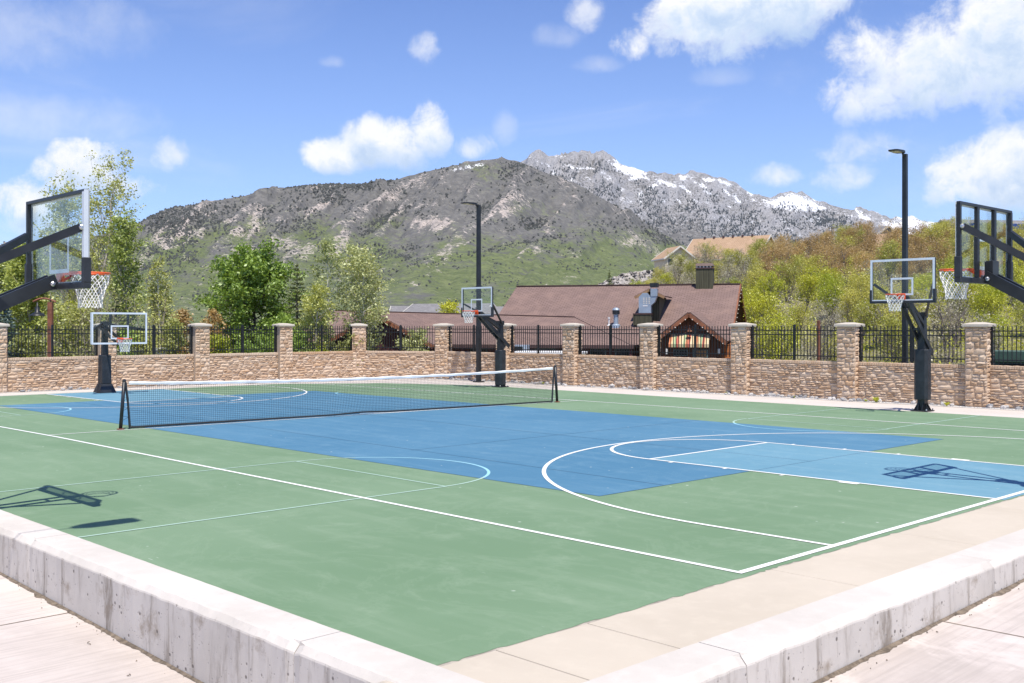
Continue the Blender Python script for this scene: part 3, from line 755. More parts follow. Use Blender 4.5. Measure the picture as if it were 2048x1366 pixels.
for k, (c, s, lab) in enumerate([(1752, .55, 'leafy green weed growing among the rocks left of the right hand hoop'), (1893, .42, 'low green weed among the rocks right of the right hand hoop'), (1732, .28, 'tiny green weed beside the taller weed by the pilaster'),
                                 (1086, .35, 'small green weed at the wall foot beside the net end post'), (1588, .25, 'small weed among the rocks in front of the lime green scrub'), (1452, .25, 'small weed by the wall foot below the gabled porch')]):
    v = 97 + (2000 - c) * .034; x, y = at(c, v); y = 44.0 + .02 * (x + 47)
    v2 = (y - CAMY) / (FW[1] + (c - 1024) / FPX * RT[1]); x, y = at(c, v2)
    tag(tuft(x, y, s, 26, k).build('weed', M['leaf_lush']), lab, 'weed')

# ================================================================== basketball hoops
def rim_net(r0, seed):
    mb = MB(); lev = 7; rad = [.74, .72, .64, .56, .50, .46, .47]
    rr = random.Random(seed)
    for i in range(12):
        for sgn in (1, -1):
            pts = []
            for k in range(lev):
                a = math.radians(30 * i + sgn * (15 if k % 2 else 0)) + rr.uniform(-.03, .03)
                z = -.06 - k * .225 + rr.uniform(-.02, .02); q = rad[k]
                pts.append((q * math.cos(a), q * math.sin(a), z))
            mb.tube(pts, .021, 4, cap=False)
    return mb
def hoop(label, loc, rz, rimz, bw, bh, style, seed, bd=3.9):
    root = thing('basketball_hoop', label, 'basketball hoop', (loc[0], loc[1], 0), rz, 'basketball hoops round the court')
    zb = rimz - .6; zt = zb + bh; hw = bw / 2; F = M['alu'] if style['alu'] else M['black']
    ptop = style.get('ptop', 8.5)
    pole = MB().add([(sx * w_, sy * w_, z) for z, w_ in ((0, .33), (style['pad'][1], .31), (ptop, .25)) for sx, sy in ((-1, -1), (1, -1), (1, 1), (-1, 1))],
             [[3, 2, 1, 0], [8, 9, 10, 11]] + [[4 * l + k, 4 * l + (k + 1) % 4, 4 * l + 4 + (k + 1) % 4, 4 * l + 4 + k] for l in range(2) for k in range(4)]).build('pole', M['black'], root)
    if style['base'] == 'plate':
        MB().box(-.75, .75, -.75, .75, .01, .09, .01).build('base_plate', M['black'], root)
        for k in range(4):
            a = k * math.pi / 2; c, s = math.cos(a), math.sin(a)
            for off in (-.2, .2):
                P = [(.32, off, .09), (.70, off, .09), (.33, off, .75)]
                MB().slab([(x * c - y * s, x * s + y * c, z) for x, y, z in P], .05).build('gusset', M['black'], root)
            bx, by = .62 * (c - s), .62 * (s + c)
            MB().lathe([(.07, .09), (.07, .2), (.04, .24)], 6, bx, by).build('anchor_bolt', M['bolt'], root)
        p0, p1 = style['pad']; pm = MB()
        o = [(-.62, -.30), (-.40, -.52), (.40, -.52), (.62, -.30), (.62, .30), (.40, .52), (-.40, .52), (-.62, .30)]
        zs = [(p0, .95), (p0 + .06, 1), (p1 - .06, 1), (p1, .96)]
        pm.add([(x * k, y * k, z) for z, k in zs for x, y in o], [list(range(8))[::-1], [24 + k for k in range(8)]] + [[8 * l + k, 8 * l + (k + 1) % 8, 8 * l + 8 + (k + 1) % 8, 8 * l + 8 + k] for l in range(3) for k in range(8)])
        pm.build('pole_pad', M['pad'], root)
    else:
        o = [(-1, -1), (1, -1), (1, 1), (-1, 1)]
        pm = MB().add([(x * k, y * k, z) for z, k in ((.01, .92), (.12, .90), (.95, .62), (1.0, .56)) for x, y in o], [[3, 2, 1, 0], [12, 13, 14, 15]] + [[4 * l + k, 4 * l + (k + 1) % 4, 4 * l + 4 + (k + 1) % 4, 4 * l + 4 + k] for l in range(3) for k in range(4)])
        pm.build('flared_base_pad', M['pad'], root)
        pm = MB().add([(x * k, y * k2, z) for z, k, k2 in ((1.0, .50, .56), (1.08, .52, .60), (4.1, .50, .52), (4.2, .46, .48)) for x, y in o], [[3, 2, 1, 0], [12, 13, 14, 15]] + [[4 * l + k, 4 * l + (k + 1) % 4, 4 * l + 4 + (k + 1) % 4, 4 * l + 4 + k] for l in range(3) for k in range(4)])
        pm.build('pole_pad', M['pad'], root)
    # arms
    yb, zz = style['arm']; tw = style['armw']
    for sx in (-1, 1):
        MB().bar((sx * .36, yb, zz), (sx * .36, bd - .22, zb + .25), tw, style['armh']).build('lower_arm', M['black'], root)
        if style['second']: MB().bar((sx * .22, -.1, style['second']), (sx * .22, bd - .25, zb + .62), .12, .3).build('upper_arm', M['black'], root)
        zs_ = zb + bh * style['sz']
        MB().bar((sx * .28, 0, ptop - .25), (sx * (hw - .22), bd - .22, zs_), .18, .30 if style['second'] is None else .2).build('side_strut', M['black'], root)
        b = MB().lathe([(.11, 0), (.11, .06), (.06, .1)], 8); b.v = [(sx * (hw - .22) + sx * .12 + x * 0 + sx * z, bd - .25 + y, zs_ + x) for x, y, z in b.v]
        b.build('strut_bolt', M['bolt'], root)
        b = MB().lathe([(.1, 0), (.1, .06), (.05, .1)], 8); b.v = [(sx * (.36 + tw / 2) + sx * z, bd - .4 + y, zb + .1 + x) for x, y, z in b.v]
        b.build('arm_bolt', M['bolt'], root)
    MB().bar((-.42, bd - .95, zb - .45 if style['second'] else zb - .1), (.42, bd - .95, zb - .45 if style['second'] else zb - .1), .14, .14).build('cross_brace', M['black'], root)
    if style['second']:
        MB().bar((-.42, 1.2, zz + (zb - zz) * (1.2 - yb) / (bd - yb) + .1), (.42, 1.2, zz + (zb - zz) * (1.2 - yb) / (bd - yb) + .1), .2, .2).build('cross_brace', M['black'], root)
    MB().box(-.34, .34, -.36, .36, ptop - .45, ptop + .05, .02).build('pole_head', M['black'], root)
    # board
    fr = MB(); t = .17
    fr.box(-hw, hw, bd - .2, bd - .03, zt - .13, zt, .01); fr.box(-hw, hw, bd - .2, bd - .03, zb, zb + .13, .01)
    fr.box(-hw, -hw + t, bd - .2, bd - .03, zb + .13, zt - .13, .01); fr.box(hw - t, hw, bd - .2, bd - .03, zb + .13, zt - .13, .01)
    frame = fr.build('board_frame', M['black'], root)
    MB().box(hw - .002, hw + .03, bd - .2, bd - .03, zb + .02, zt - .02).box(hw - t + .02, hw + .03, bd - .215, bd - .2, zb + .13, zt - .1).build('edge_trim', F, root)
    if style['bars']:
        for sx in (-1, 1): MB().box(sx * .98 - .12, sx * .98 + .12, bd - .2, bd - .04, zb + .13 if style['bars'] == 1 else zb + 1.6, zt - .13).build('back_bar', M['black'], root)
    gl = MB().box(-hw + .03, hw - .03, bd - .028, bd + .012, zb + .03, zt - .03).build('glass', M['glass'], root)
    bl = MB(); yf0, yf1 = bd + .014, bd + .022; q = .19
    bl.box(-hw, hw, yf0, yf1, zt - q, zt); bl.box(-hw, hw, yf0, yf1, zb, zb + q); bl.box(-hw, -hw + q, yf0, yf1, zb + q, zt - q); bl.box(hw - q, hw, yf0, yf1, zb + q, zt - q)
    bl.build('white_border', M['boardline'], gl)
    ts = MB(); q = .16; z0 = rimz - .05
    ts.box(-1, 1, yf0, yf1, z0 + 1.5 - q, z0 + 1.5); ts.box(-1, 1, yf0, yf1, z0, z0 + q); ts.box(-1, -1 + q, yf0, yf1, z0 + q, z0 + 1.5 - q); ts.box(1 - q, 1, yf0, yf1, z0 + q, z0 + 1.5 - q)
    ts.build('target_square', M['boardline'], gl)
    if style['edge']:
        e = MB(); e.box(-hw - .06, hw + .06, bd - .24, bd + .06, zb - .12, zb + .1, .02); e.box(-hw - .06, -hw + .16, bd - .24, bd + .06, zb + .1, zb + 1.05, .02); e.box(hw - .16, hw + .06, bd - .24, bd + .06, zb + .1, zb + 1.05, .02)
        e.build('edge_padding', M['pad'], root)
    if style['bars'] == 1: MB().box(-.36, .36, bd - .6, bd - .21, zb + .14, zb + .95, .02).build('mounting_box', M['black'], root)
    # goal
    g = MB().box(-.33, .33, bd + .024, bd + .12, rimz - .42, rimz + .10, .015).bar((-.2, bd + .1, rimz - .05), (-.2, bd + .62, rimz - .02), .1, .14).bar((.2, bd + .1, rimz - .05), (.2, bd + .62, rimz - .02), .1, .14)
    g.add([(-.3, bd + .11, rimz - .38), (.3, bd + .11, rimz - .38), (.22, bd + .6, rimz - .06), (-.22, bd + .6, rimz - .06)], [[0, 1, 2, 3], [3, 2, 1, 0]])
    rim = MB().tube([(.75 * math.cos(2 * math.pi * k / 40), bd + 1.28 + .75 * math.sin(2 * math.pi * k / 40), rimz) for k in range(40)], .036, 8, closed=True).build('rim', M['orange'], root, smooth=True)
    g.build('rim_bracket', M['orange'], rim)
    nt = rim_net(.75, seed); nt.build('net', M['cord'], rim, (0, bd + 1.28, rimz))
    return root
ST_B = dict(alu=True, pad=(1.0, 5.4), base='plate', arm=(-1.15, 5.0), armw=.14, armh=.42, second=7.4, bars=0, sz=.42, edge=True, ptop=8.6)
ST_C = dict(ST_B, pad=(.25, 4.5), arm=(-1.15, 4.9), second=7.0, ptop=8.0)
ST_A = dict(alu=True, pad=(1.0, 5.4), base='plate', arm=(-.3, 7.45), armw=.18, armh=.52, second=None, bars=0, sz=.60, edge=True, ptop=9.55)
ST_R = dict(ST_A, alu=False, bars=1, arm=(-.3, 7.6), ptop=9.75, sz=.68)
ST_L = dict(alu=True, pad=(1.0, 4.2), base='flare', arm=(-.4, 7.3), armw=.14, armh=.3, second=None, bars=2, sz=.45, edge=False, ptop=7.9)
hoop('near left basketball hoop seen from behind, reaching in over the green court', (-24.9, -40.25), 0.0, 9.62, 6.0, 3.65, ST_A, 1)
hoop('right hand basketball hoop on black padded pole in front of the far stone wall', (-23.4, 37.5), math.pi, 10.1, 5.7, 3.65, ST_B, 2)
hoop('basketball hoop behind the right end of the tennis net, tilted black arms', (-75.4, 35.9), math.pi, 9.2, 5.4, 3.45, ST_C, 3)
hoop('lowered basketball hoop with flared black base at the far left end', (-98.3, -3.2), -math.pi / 2, 6.05, 6.2, 3.45, ST_L, 4)
hoop('basketball hoop with three black framed glass panes at the right edge', (1.65, -2.05), math.pi / 2, 10.16, 6.0, 3.55, ST_R, 5)

# ================================================================== tennis net
A0, B0 = np.array([-55.9, -19.5]), np.array([-52.95, 21.6]); NL = np.linalg.norm(B0 - A0); nang = math.atan2(*(B0 - A0)[::-1])
nroot = thing('tennis_net', 'black mesh tennis net with white top tape stretched across the blue court', 'net', (A0[0], A0[1], 0), nang)
def net_pt(s, t):
    """s along (0..1), t up (0 bottom..1 top)"""
    top = 3.42 - .32 * 4 * s * (1 - s); bot = .12 + .10 * math.exp(-((s - .47) / .05) ** 2)
    x = s * NL; off = .30 * math.exp(-((s - .44) / .06) ** 2) * (1 - t) ** 1.5 + .10 * math.sin(s * 23) * (1 - t) * t * 2
    return (x, -off, bot + (top - .1 - bot) * t)
mesh = MB(); nv = int(NL / .15); nh = 21
for i in range(nv + 1):
    mesh.tube([net_pt(i / nv, t) for t in (0, .2, .4, .7, 1)], .009, 3, cap=False)
for j in range(nh + 1):
    mesh.tube([net_pt(i / 90, j / nh) for i in range(91)], .009, 3, cap=False)
tag(mesh.build('net_mesh', M['netcord'], nroot), kind='stuff')
tp = MB(); bt = MB(); N = 120
for i in range(N + 1):
    s = i / N; x, y, z = net_pt(s, 1.0); wob = .012 * math.sin(s * 61) + .01 * math.sin(s * 143); sag = 0.018 * math.sin(s * 97)
    for dy, dz in ((-.035, -.10 + wob), (-.045, .05), (0, .12 + sag), (.045, .05), (.035, -.10 - wob)): tp.v.append((x, y + dy, z + dz))
    x, y, z = net_pt(s, 0.0); th = .05 if .2 < s else .06
    for dy, dz in ((-.03, -th), (-.04, .0), (0, th * 1.6), (.04, .0), (.03, -th)): bt.v.append((x, y + dy, z + dz))
for mb in (tp, bt):
    for i in range(N):
        for k in range(4): mb.f.append([5 * i + k, 5 * i + 5 + k, 5 * i + 6 + k, 5 * i + 1 + k])
tp.build('top_tape', M['tape'], nroot); bt.build('bottom_band', M['netcord'], nroot)
cb = MB().tube([net_pt(i / 60, 0.0)[:2] + (net_pt(i / 60, 0.0)[2] - .09,) for i in range(28, 58)], .022, 5); cb.build('bottom_rope', M['tape'], nroot)
for end, x, sg in ((0, -.35, 1), (1, NL + .35, -1)):
    po = MB().tube([(x - sg * .25, 0, .02), (x + sg * .02, 0, 3.5)], .13, 10)
    po.build('post', M['black'], nroot, smooth=True)
    MB().box(x - sg * .25 - .2, x - sg * .25 + .2, -.22, .22, .0, .09, .02).build('post_foot', M['rust'], nroot)
    MB().lathe([(.14, 3.46), (.15, 3.5), (.11, 3.6), (.04, 3.63)], 10, x + sg * .02, 0).build('post_cap', M['black'], nroot)
    sl = MB().tube([(x + sg * .42, 0, .1), (x + sg * .30, 0, 1.8), (x + sg * .12, 0, 3.4)], .085, 6); sl.build('end_sleeve', M['pad'], nroot)
    lc = MB()
    for k in range(9):
        z0 = .3 + k * .34; lc.tube([(x - sg * .2 + sg * .22 * z0 / 3.5, 0, z0), (x + sg * (.42 - .25 * z0 / 3.4), .02, z0 + (.25 if k % 2 else -.1))], .012, 4)
    lc.build('lacing', M['netcord'], nroot)

# ================================================================== lamp poles
def lamp_pole(label, x, y, h, rz, arm, z0=0.0, group='tall black court lamps'):
    root = thing('lamp_pole', label, 'street lamp', (x, y, z0), rz, group)
    MB().box(-.55, .55, -.55, .55, 0, .12, .02).build('base_plate', M['black'], root)
    w0, w1 = .25, .21
    MB().add([(sx * w_, sy * w_, z) for z, w_ in ((.1, w0), (h, w1)) for sx, sy in ((-1, -1), (1, -1), (1, 1), (-1, 1))], [[3, 2, 1, 0], [4, 5, 6, 7]] + [[k, (k + 1) % 4, 4 + (k + 1) % 4, 4 + k] for k in range(4)]).build('pole', M['black'], root)
    MB().bar((0, .1, h - .35), (0, arm, h + .05), .16 if arm < 1 else .05, .22 if arm < 1 else .05).build('neck', M['black'], root)
    hd = MB(); prof = [(arm - .15, .16, .05), (arm + .35, .44, .10), (arm + .9, .50, .11), (arm + 2.1, .50, .06), (arm + 2.4, .38, .04)]
    for (yy_, hwid, th) in prof: hd.v += [(-hwid, yy_, h + .10 - th), (hwid, yy_, h + .10 - th), (hwid, yy_, h + .12 + th), (-hwid, yy_, h + .12 + th)]
    for l in range(4):
        for k in range(4): hd.f.append([4 * l + k, 4 * l + (k + 1) % 4, 4 * l + 4 + (k + 1) % 4, 4 * l + 4 + k])
    hd.f += [[3, 2, 1, 0], [16, 17, 18, 19]]
    hdo = hd.build('lamp_head', M['black'], root)
    for sx in (-1, 1):
        MB().box(sx * .22 - .19, sx * .22 + .19, arm + .95, arm + 1.45, h - .03, h + .02).build('lens', M['lens'], hdo)
        MB().box(sx * .22 - .19, sx * .22 + .19, arm + 1.52, arm + 2.02, h - .015, h + .03).build('lens', M['lens'], hdo)
    return root
lamp_pole('tall black lamp pole before the stone wall, left of the middle hoop', -85.6, 41.6, 23.4, math.pi, .45)
x, y = at(1810, 109); lamp_pole('tall black lamp pole behind the fence at the right hand hoop', x, y, 25.1, math.pi, .5)
lamp_pole('tall black court lamp outside the left kerb, its shadow on the green', -12.4, -49.0, 25.6, 0, 7.2, -1.8)
# rusty post lamp beyond the left fence
x, y = at(101, 141); zt = zrow(604, 141)
rl = thing('post_lamp', 'rust coloured post lamp with dark bell shade beyond the left fence', 'street lamp', (x, y, -1), math.atan2(-RT[1], -RT[0]))
MB().box(-.30, .30, -.30, .30, 0, zt + 1, .03).build('post', M['rust'], rl)
MB().tube([(-.7, 0, zt + 1.0)] + [(-.7 + 3.0 * t, 0, zt + 1.0 + .65 * math.sin(t * 2.6) - .3 * t) for t in np.linspace(0.08, 1, 9)], .14, 6).build('arm', M['rust'], rl)
MB().lathe([(.1, zt + 1.0), (.16, zt + 1.3), (.05, zt + 1.55)], 8).build('finial', M['black'], rl)
MB().lathe([(1.05, zt - .85), (1.03, zt - .78), (.62, zt - .5), (.30, zt - .32), (.28, zt + .2), (.12, zt + .38), (.1, zt + .95)], 20, 1.75, 0).build('lamp_shade', M['black'], rl, smooth=True)

# ================================================================== ground, hillside, mountains
def interp(c, xs, ys): return np.interp(c, xs, ys)
def ground_z(c, v):
    c = np.asarray(c, float); v = np.asarray(v, float)
    cr1 = interp(c, [900, 1000, 1160, 1300, 1400, 1500, 1600, 1700, 2048, 2600], [-3, -1, 9.5, 17.5, 22.5, 24.5, 26, 29.5, 31, 32])
    cr2 = interp(c, [600, 900, 1000, 1160, 1300, 1600, 1750, 2048, 2600], [-4, -2, 4, 20, 34, 41, 46, 48, 52])
    v0 = interp(c, [1000, 1400, 1490, 1540, 2048, 2600], [235, 235, 215, 128, 106, 106])
    t = np.clip((v - v0) / (330 - v0), 0, 1); z = -1.5 + (cr1 + 1.5) * t ** 0.95
    t2 = np.clip((v - 330) / 270, 0, 1); z = z + (cr2 - cr1) * t2
    far = sstep(v, 900, 2600); z = z * (1 - far) + far * (-10)
    z = z + (fbm(c / 60, v / 25, 4, 3) - .5) * 3.0 * np.clip((v - v0) / 60, 0, 1) * (1 - far)
    return z - 2.4 * (1 - sstep(v, 80, 110 + (1024 - np.minimum(c, 1024)) * .03))
tag(link('earth', mesh_np('earth', [(-16000, -2500, -14), (16000, -2500, -14), (16000, 18800, -14), (-16000, 18800, -14)], [[0, 1, 2, 3]], M['grass']), None, (CAMX, CAMY, 0), (0, 0, YAW - math.pi / 2)), kind='structure')
cs = np.linspace(-1500, 3600, 240); vs_ = np.concatenate([np.linspace(96, 340, 90), np.linspace(350, 4200, 70)])
C, V = np.meshgrid(cs, vs_, indexing='ij'); K = (C - 1024) / FPX
X = CAMX + V * (FW[0] + K * RT[0]); Y = CAMY + V * (FW[1] + K * RT[1])
Z = ground_z(C, V)
inside = (X > -107.5) & (Y < 46.6) & (X < 60)
Z = np.where(inside, -3.2, Z)
tag(link('hillside', mesh_np('hillside', np.stack([X.ravel(), Y.ravel(), Z.ravel()], 1), grid_faces(240, 160), M['soil'], True)), kind='structure')

def mountain_mat(name, snowy):
    m, w = new_mat(name); P = w.tc.outputs['Object']
    at_ = w.n('ShaderNodeAttribute', attribute_name='zone'); sp = w.n('ShaderNodeSeparateColor'); w.l(at_.outputs['Color'], sp.inputs[0])
    rock, gr, snow = sp.outputs[0], sp.outputs[1], sp.outputs[2]
    n1 = w.noise(P, 0.012, 7, 0.65); n2 = w.noise(P, 0.05, 6, 0.68); n3 = w.noise(P, 0.16, 4, 0.7)
    geo = w.n('ShaderNodeNewGeometry')
    brush = w.mix(w.step(n2, 0.36, 0.64), (0.128, 0.125, 0.117), (0.196, 0.188, 0.170))
    brush = w.mix(w.m('MULTIPLY', w.step(n3, 0.5, 0.7), 0.5), brush, (0.075, 0.075, 0.072))
    green = w.mix(w.step(n2, 0.38, 0.66), (0.120, 0.150, 0.060), (0.185, 0.210, 0.095))
    green = w.mix(w.m('MULTIPLY', w.step(n3, 0.48, 0.64), 0.65), green, (0.070, 0.085, 0.052))
    c = w.mix(w.step(w.m('ADD', gr, w.m('ADD', w.m('MULTIPLY', w.m('SUBTRACT', n2, 0.5), 1.5), w.m('MULTIPLY', w.m('SUBTRACT', n1, 0.5), 1.0))), 0.25, 0.75), brush, green)
    rk = w.mix(w.step(n3, 0.35, 0.65), (0.36, 0.305, 0.265) if not snowy else (0.20, 0.20, 0.205), (0.53, 0.46, 0.405) if not snowy else (0.42, 0.41, 0.41))
    c = w.mix(w.step(w.m('ADD', rock, w.m('ADD', w.m('MULTIPLY', w.m('SUBTRACT', n3, 0.5), 2.2), w.m('MULTIPLY', w.m('SUBTRACT', n2, 0.5), 1.5))), 0.54, 0.70), c, rk)
    c = w.mix(w.step(w.m('ADD', snow, w.m('ADD', w.m('MULTIPLY', w.m('SUBTRACT', n3, 0.5), 1.5), w.m('MULTIPLY', w.m('SUBTRACT', n2, 0.5), 1.5))), 0.52, 0.60), c, (0.80, 0.81, 0.83))
    w.l(c, w.bs.inputs['Base Color']); w.bs.inputs['Roughness'].default_value = 0.95; w.bs.inputs['Specular IOR Level'].default_value = 0.1
    bump(w, w.m('ADD', n2, w.m('MULTIPLY', n3, 0.6)), 0.9, 6.0)
    return m
M['front_mtn'] = mountain_mat('brush_mountain', False)
M['back_mtn'] = mountain_mat('rocky_mountain', True)
M['conifer_dark'] = simple('far_conifer', (0.045, 0.056, 0.060), 0.95, var=0.4, scale=0.02)
M['bush_dark'] = simple('far_bush', (0.060, 0.064, 0.056), 0.95, var=0.4, scale=0.02)
FR = ([-700, -300, -100, 60, 200, 270, 330, 400, 440, 520, 600, 660, 720, 780, 840, 900, 960, 1000, 1030, 1060, 1090, 1150, 1200, 1260, 1310, 1350, 1400, 1500, 1600, 1800, 2200],
      [560, 520, 505, 492, 470, 452, 426, 406, 399, 386, 373, 367, 369, 361, 346, 333, 322, 318, 322, 331, 347, 366, 396, 427, 456, 481, 506, 545, 575, 605, 630])
BK = ([700, 900, 1000, 1045, 1060, 1075, 1095, 1112, 1130, 1150, 1165, 1178, 1185, 1198, 1205, 1214, 1222, 1240, 1290, 1340, 1372, 1390, 1410, 1440, 1500, 1540, 1562, 1580, 1600, 1640, 1700, 1735, 1760, 1790, 1830, 1900, 2048, 2400, 2800],
      [450, 385, 348, 326, 316, 310, 316, 312, 306, 303, 300, 302, 307, 302, 301, 305, 311, 326, 343, 357, 350, 345, 348, 360, 388, 397, 390, 382, 388, 404, 420, 424, 438, 446, 440, 447, 458, 490, 520])
def fractal_row(c, seed, amp):
    return (fbm(c / 38, c * 0 + seed, 5, seed, .6) - .5) * amp + (fbm(c / 7, c * 0 + seed, 3, seed + 3, .6, True) - .6) * (-.9 * (amp > 6) * 9 * np.exp(-((c - 1150) / 110) ** 2))
def mountain(name, prof, v_foot, v_crest, nc, nv, c0, c1, seed, back, spur, foot_row, pw, jag):
    cs = np.linspace(c0, c1, nc); ts = np.concatenate([np.linspace(0, 1, nv), [1.02, 1.05, 1.08]])
    C, T = np.meshgrid(cs, ts, indexing='ij')
    row = np.interp(C, *prof) + fractal_row(C, seed, jag)
    ec = (651 - row) / FPX; ef = (651 - foot_row) / FPX
    V = v_foot + (v_crest - v_foot) * T
    Tc = np.clip(T, 0, 1)
    e = ef + (ec - ef) * Tc ** pw
    # spurs and gullies: ridged noise running down the slope, leaning to the left as it falls
    u = C / 170 + (1 - Tc) * 1.3
    rd = fbm(u, Tc * 1.5 + seed, 6, seed, .55, True) - .55
    rd2 = fbm(u * 3.1 + 5, Tc * 4.5, 5, seed + 20, .55, True) - .55
    rd3 = fbm(u * 9 + 3, Tc * 14, 4, seed + 40, .55, True) - .55
    env = np.clip(Tc, 0, 1) ** .6 * np.clip((1 - Tc) / .07, 0, 1) ** .8
    e = e + env * (rd * spur + rd2 * spur * .5 + rd3 * spur * .16)
    fall = np.where(T > 1, (T - 1) * .3, 0); e = e - fall
    K = (C - 1024) / FPX
    X = CAMX + V * (FW[0] + K * RT[0]); Y = CAMY + V * (FW[1] + K * RT[1]); Zz = CAMZ + e * V
    P = np.stack([X.ravel(), Y.ravel(), Zz.ravel()], 1)
    return C, Tc, e, V, rd, rd2, P, len(ts)
def zone_attr(me, rgb):
    a = me.color_attributes.new('zone', 'FLOAT_COLOR', 'POINT')
    d = np.ones((rgb.shape[0], 4), np.float32); d[:, :3] = rgb; a.data.foreach_set('color', d.ravel())
# nearer brush covered mountain
C, T, e, V, rd, rd2, P, nt = mountain('front', FR, 2600, 9000, 760, 250, -650, 1900, 4, False, .034, 660, .85, 5)
ROWS = 651 - e * FPX
crag = fbm(C / 46, ROWS / 30, 4, 61, .6)
ridge_rock = sstep(rd2, .02, .24)
rock = .26 * sstep(crag, .42, .66) * (.4 + ridge_rock) + .14 * ridge_rock * sstep(ROWS, 590, 480) + .34 * np.exp(-(((C - 380) / 110) ** 2 + ((ROWS - 468) / 38) ** 2)) * (.4 + ridge_rock) + .24 * np.exp(-(((C - 760) / 200) ** 2 + ((ROWS - 440) / 55) ** 2)) * (.3 + ridge_rock) \
    + .24 * np.exp(-((C - 985 - (ROWS - 400) * .55) / 40) ** 2) * sstep(ROWS, 345, 380) * sstep(ROWS, 540, 480) * (.4 + ridge_rock) \
    + .46 * np.exp(-((C - 1270 - (ROWS - 470) * 1.1) / 26) ** 2) * sstep(ROWS, 440, 470) * sstep(ROWS, 540, 505)
gr = sstep(ROWS, 340, 590) * .72 + .22 * sstep(rd, .05, -.12) * sstep(ROWS, 400, 480) + .18 * sstep(C, 950, 1200) * sstep(ROWS, 470, 540) + .75 * (fbm(C / 70, ROWS / 34, 4, 8, .6) - .5) + .22 * np.exp(-(((C - 930) / 80) ** 2 + ((ROWS - 335) / 18) ** 2))
snow = .52 * np.exp(-((ROWS - np.interp(C, *FR) - 8) / 7) ** 2) * np.exp(-((C - 935) / 48) ** 2) * 1.15
mf = mesh_np('mountain', P, grid_faces(760, nt), M['front_mtn'], True)
zone_attr(mf, np.stack([rock.ravel(), gr.ravel(), snow.ravel()], 1))
tag(link('mountain', mf), 'long brush covered mountain rising behind the court', kind='structure')
def scatter_blobs(P, prob, n, smin, smax, tall, seed, mat, name, label, rel):
    g = np.random.default_rng(seed); pr = np.clip(prob.ravel(), 0, None); pr = pr / pr.sum()
    idx = g.choice(len(P), n, p=pr); base = P[idx] + np.stack([g.normal(0, 14, n), g.normal(0, 14, n), np.zeros(n)], 1)
    s = g.uniform(smin, smax, n) * rel.ravel()[idx]; h = s * tall * g.uniform(.7, 1.3, n)
    # a six sided tapering clump: base ring, waist ring and a tip
    ang = np.arange(5) * 2 * np.pi / 5
    ring = np.stack([np.cos(ang), np.sin(ang), np.zeros(5)], 1)
    vs = np.zeros((n, 11, 3))
    jr = g.uniform(.7, 1.25, (n, 10, 1))
    vs[:, 0:5] = base[:, None] + ring[None] * s[:, None, None] * jr[:, :5]; vs[:, 0:5, 2] -= s[:, None] * .5
    vs[:, 5:10] = base[:, None] + ring[None] * s[:, None, None] * jr[:, 5:] * (.85 if tall < 1.5 else .55)
    vs[:, 5:10, 2] += h[:, None] * (.62 if tall < 1.5 else .45)
    vs[:, 10] = base; vs[:, 10, 2] += h
    f = []
    for k in range(5):
        k2 = (k + 1) % 5; f += [[k, k2, 5 + k2], [k, 5 + k2, 5 + k], [5 + k, 5 + k2, 10]]
    F = (np.array(f)[None] + (np.arange(n) * 11)[:, None, None]).reshape(-1, 3)
    return tag(link(name, mesh_np(name, vs.reshape(-1, 3), F, mat)), label, name.split('_')[-1], kind='stuff')
dens = sstep(fbm(C / 60, ROWS / 28, 4, 77, .6), .44, .68) * (T < .995) * (T > .05)
gully = sstep(rd, .06, -.14) + .8 * sstep(rd2, .02, -.2)
dens = dens * (.15 + gully) * .9 + .02 * (T > .1) + 1.3 * np.exp(-(((C - 350) / 80) ** 2 + ((ROWS - 440) / 22) ** 2)) * (T < .99) \
    + 1.4 * np.exp(-((ROWS - np.interp(C, *FR) - 5) / 7) ** 2) * np.exp(-((C - 690) / 80) ** 2) + 1.0 * np.exp(-((ROWS - (505 - (C - 960) * .22)) / 5) ** 2) * (C > 700) * (C < 1120) * .6
scatter_blobs(P, dens * V, 26000, 3.0, 10, 1.1, 5, M['bush_dark'], 'mountain_brush', 'dark scrub dotted over the nearer mountain slopes', V / 8000)
# far rocky ridge with snow
C, T, e, V, rd, rd2, P, nt = mountain('back', BK, 7000, 17000, 620, 230, 650, 2700, 9, True, .034, 640, .78, 7)
ROWS = 651 - e * FPX; below = ROWS - np.interp(C, *BK)
rock = .62 + .25 * (fbm(C / 40, ROWS / 22, 4, 31) - .5) - .30 * sstep(below, 70, 130) + .2 * sstep(rd2, .0, .2)
gr = -.15 + .30 * sstep(below, 110, 200)
slope_line = fbm((C + ROWS * 1.4) / 30, (ROWS - C * .45) / 9, 4, 41, .6)
snow = .56 * sstep(slope_line, .54, .70) * sstep(below, 150, 40) + .34 * np.exp(-((below - 10) / 14) ** 2) * (C > 1230) \
    + .75 * np.exp(-(((C - 1585) / 42) ** 2 + ((ROWS - 408) / 18) ** 2)) + .55 * np.exp(-(((C - 1120) / 24) ** 2 + ((ROWS - 312) / 6) ** 2)) + .7 * np.exp(-(((C - 1175) / 22) ** 2 + ((ROWS - 336) / 5) ** 2)) + .55 * np.exp(-(((C - 1255) / 40) ** 2 + ((ROWS - (342 + (C - 1255) * .3)) / 9) ** 2)) \
    + .40 * sstep(C, 1740, 1800) * sstep(below, 40, 5) - .5 * np.exp(-(((C - 1180) / 42) ** 2 + ((ROWS - 316) / 12) ** 2))
mbk = mesh_np('mountain', P, grid_faces(620, nt), M['back_mtn'], True)
zone_attr(mbk, np.stack([rock.ravel(), gr.ravel(), snow.ravel()], 1))
tag(link('mountain', mbk), 'jagged grey peaks with snow beyond the nearer mountain', kind='structure')
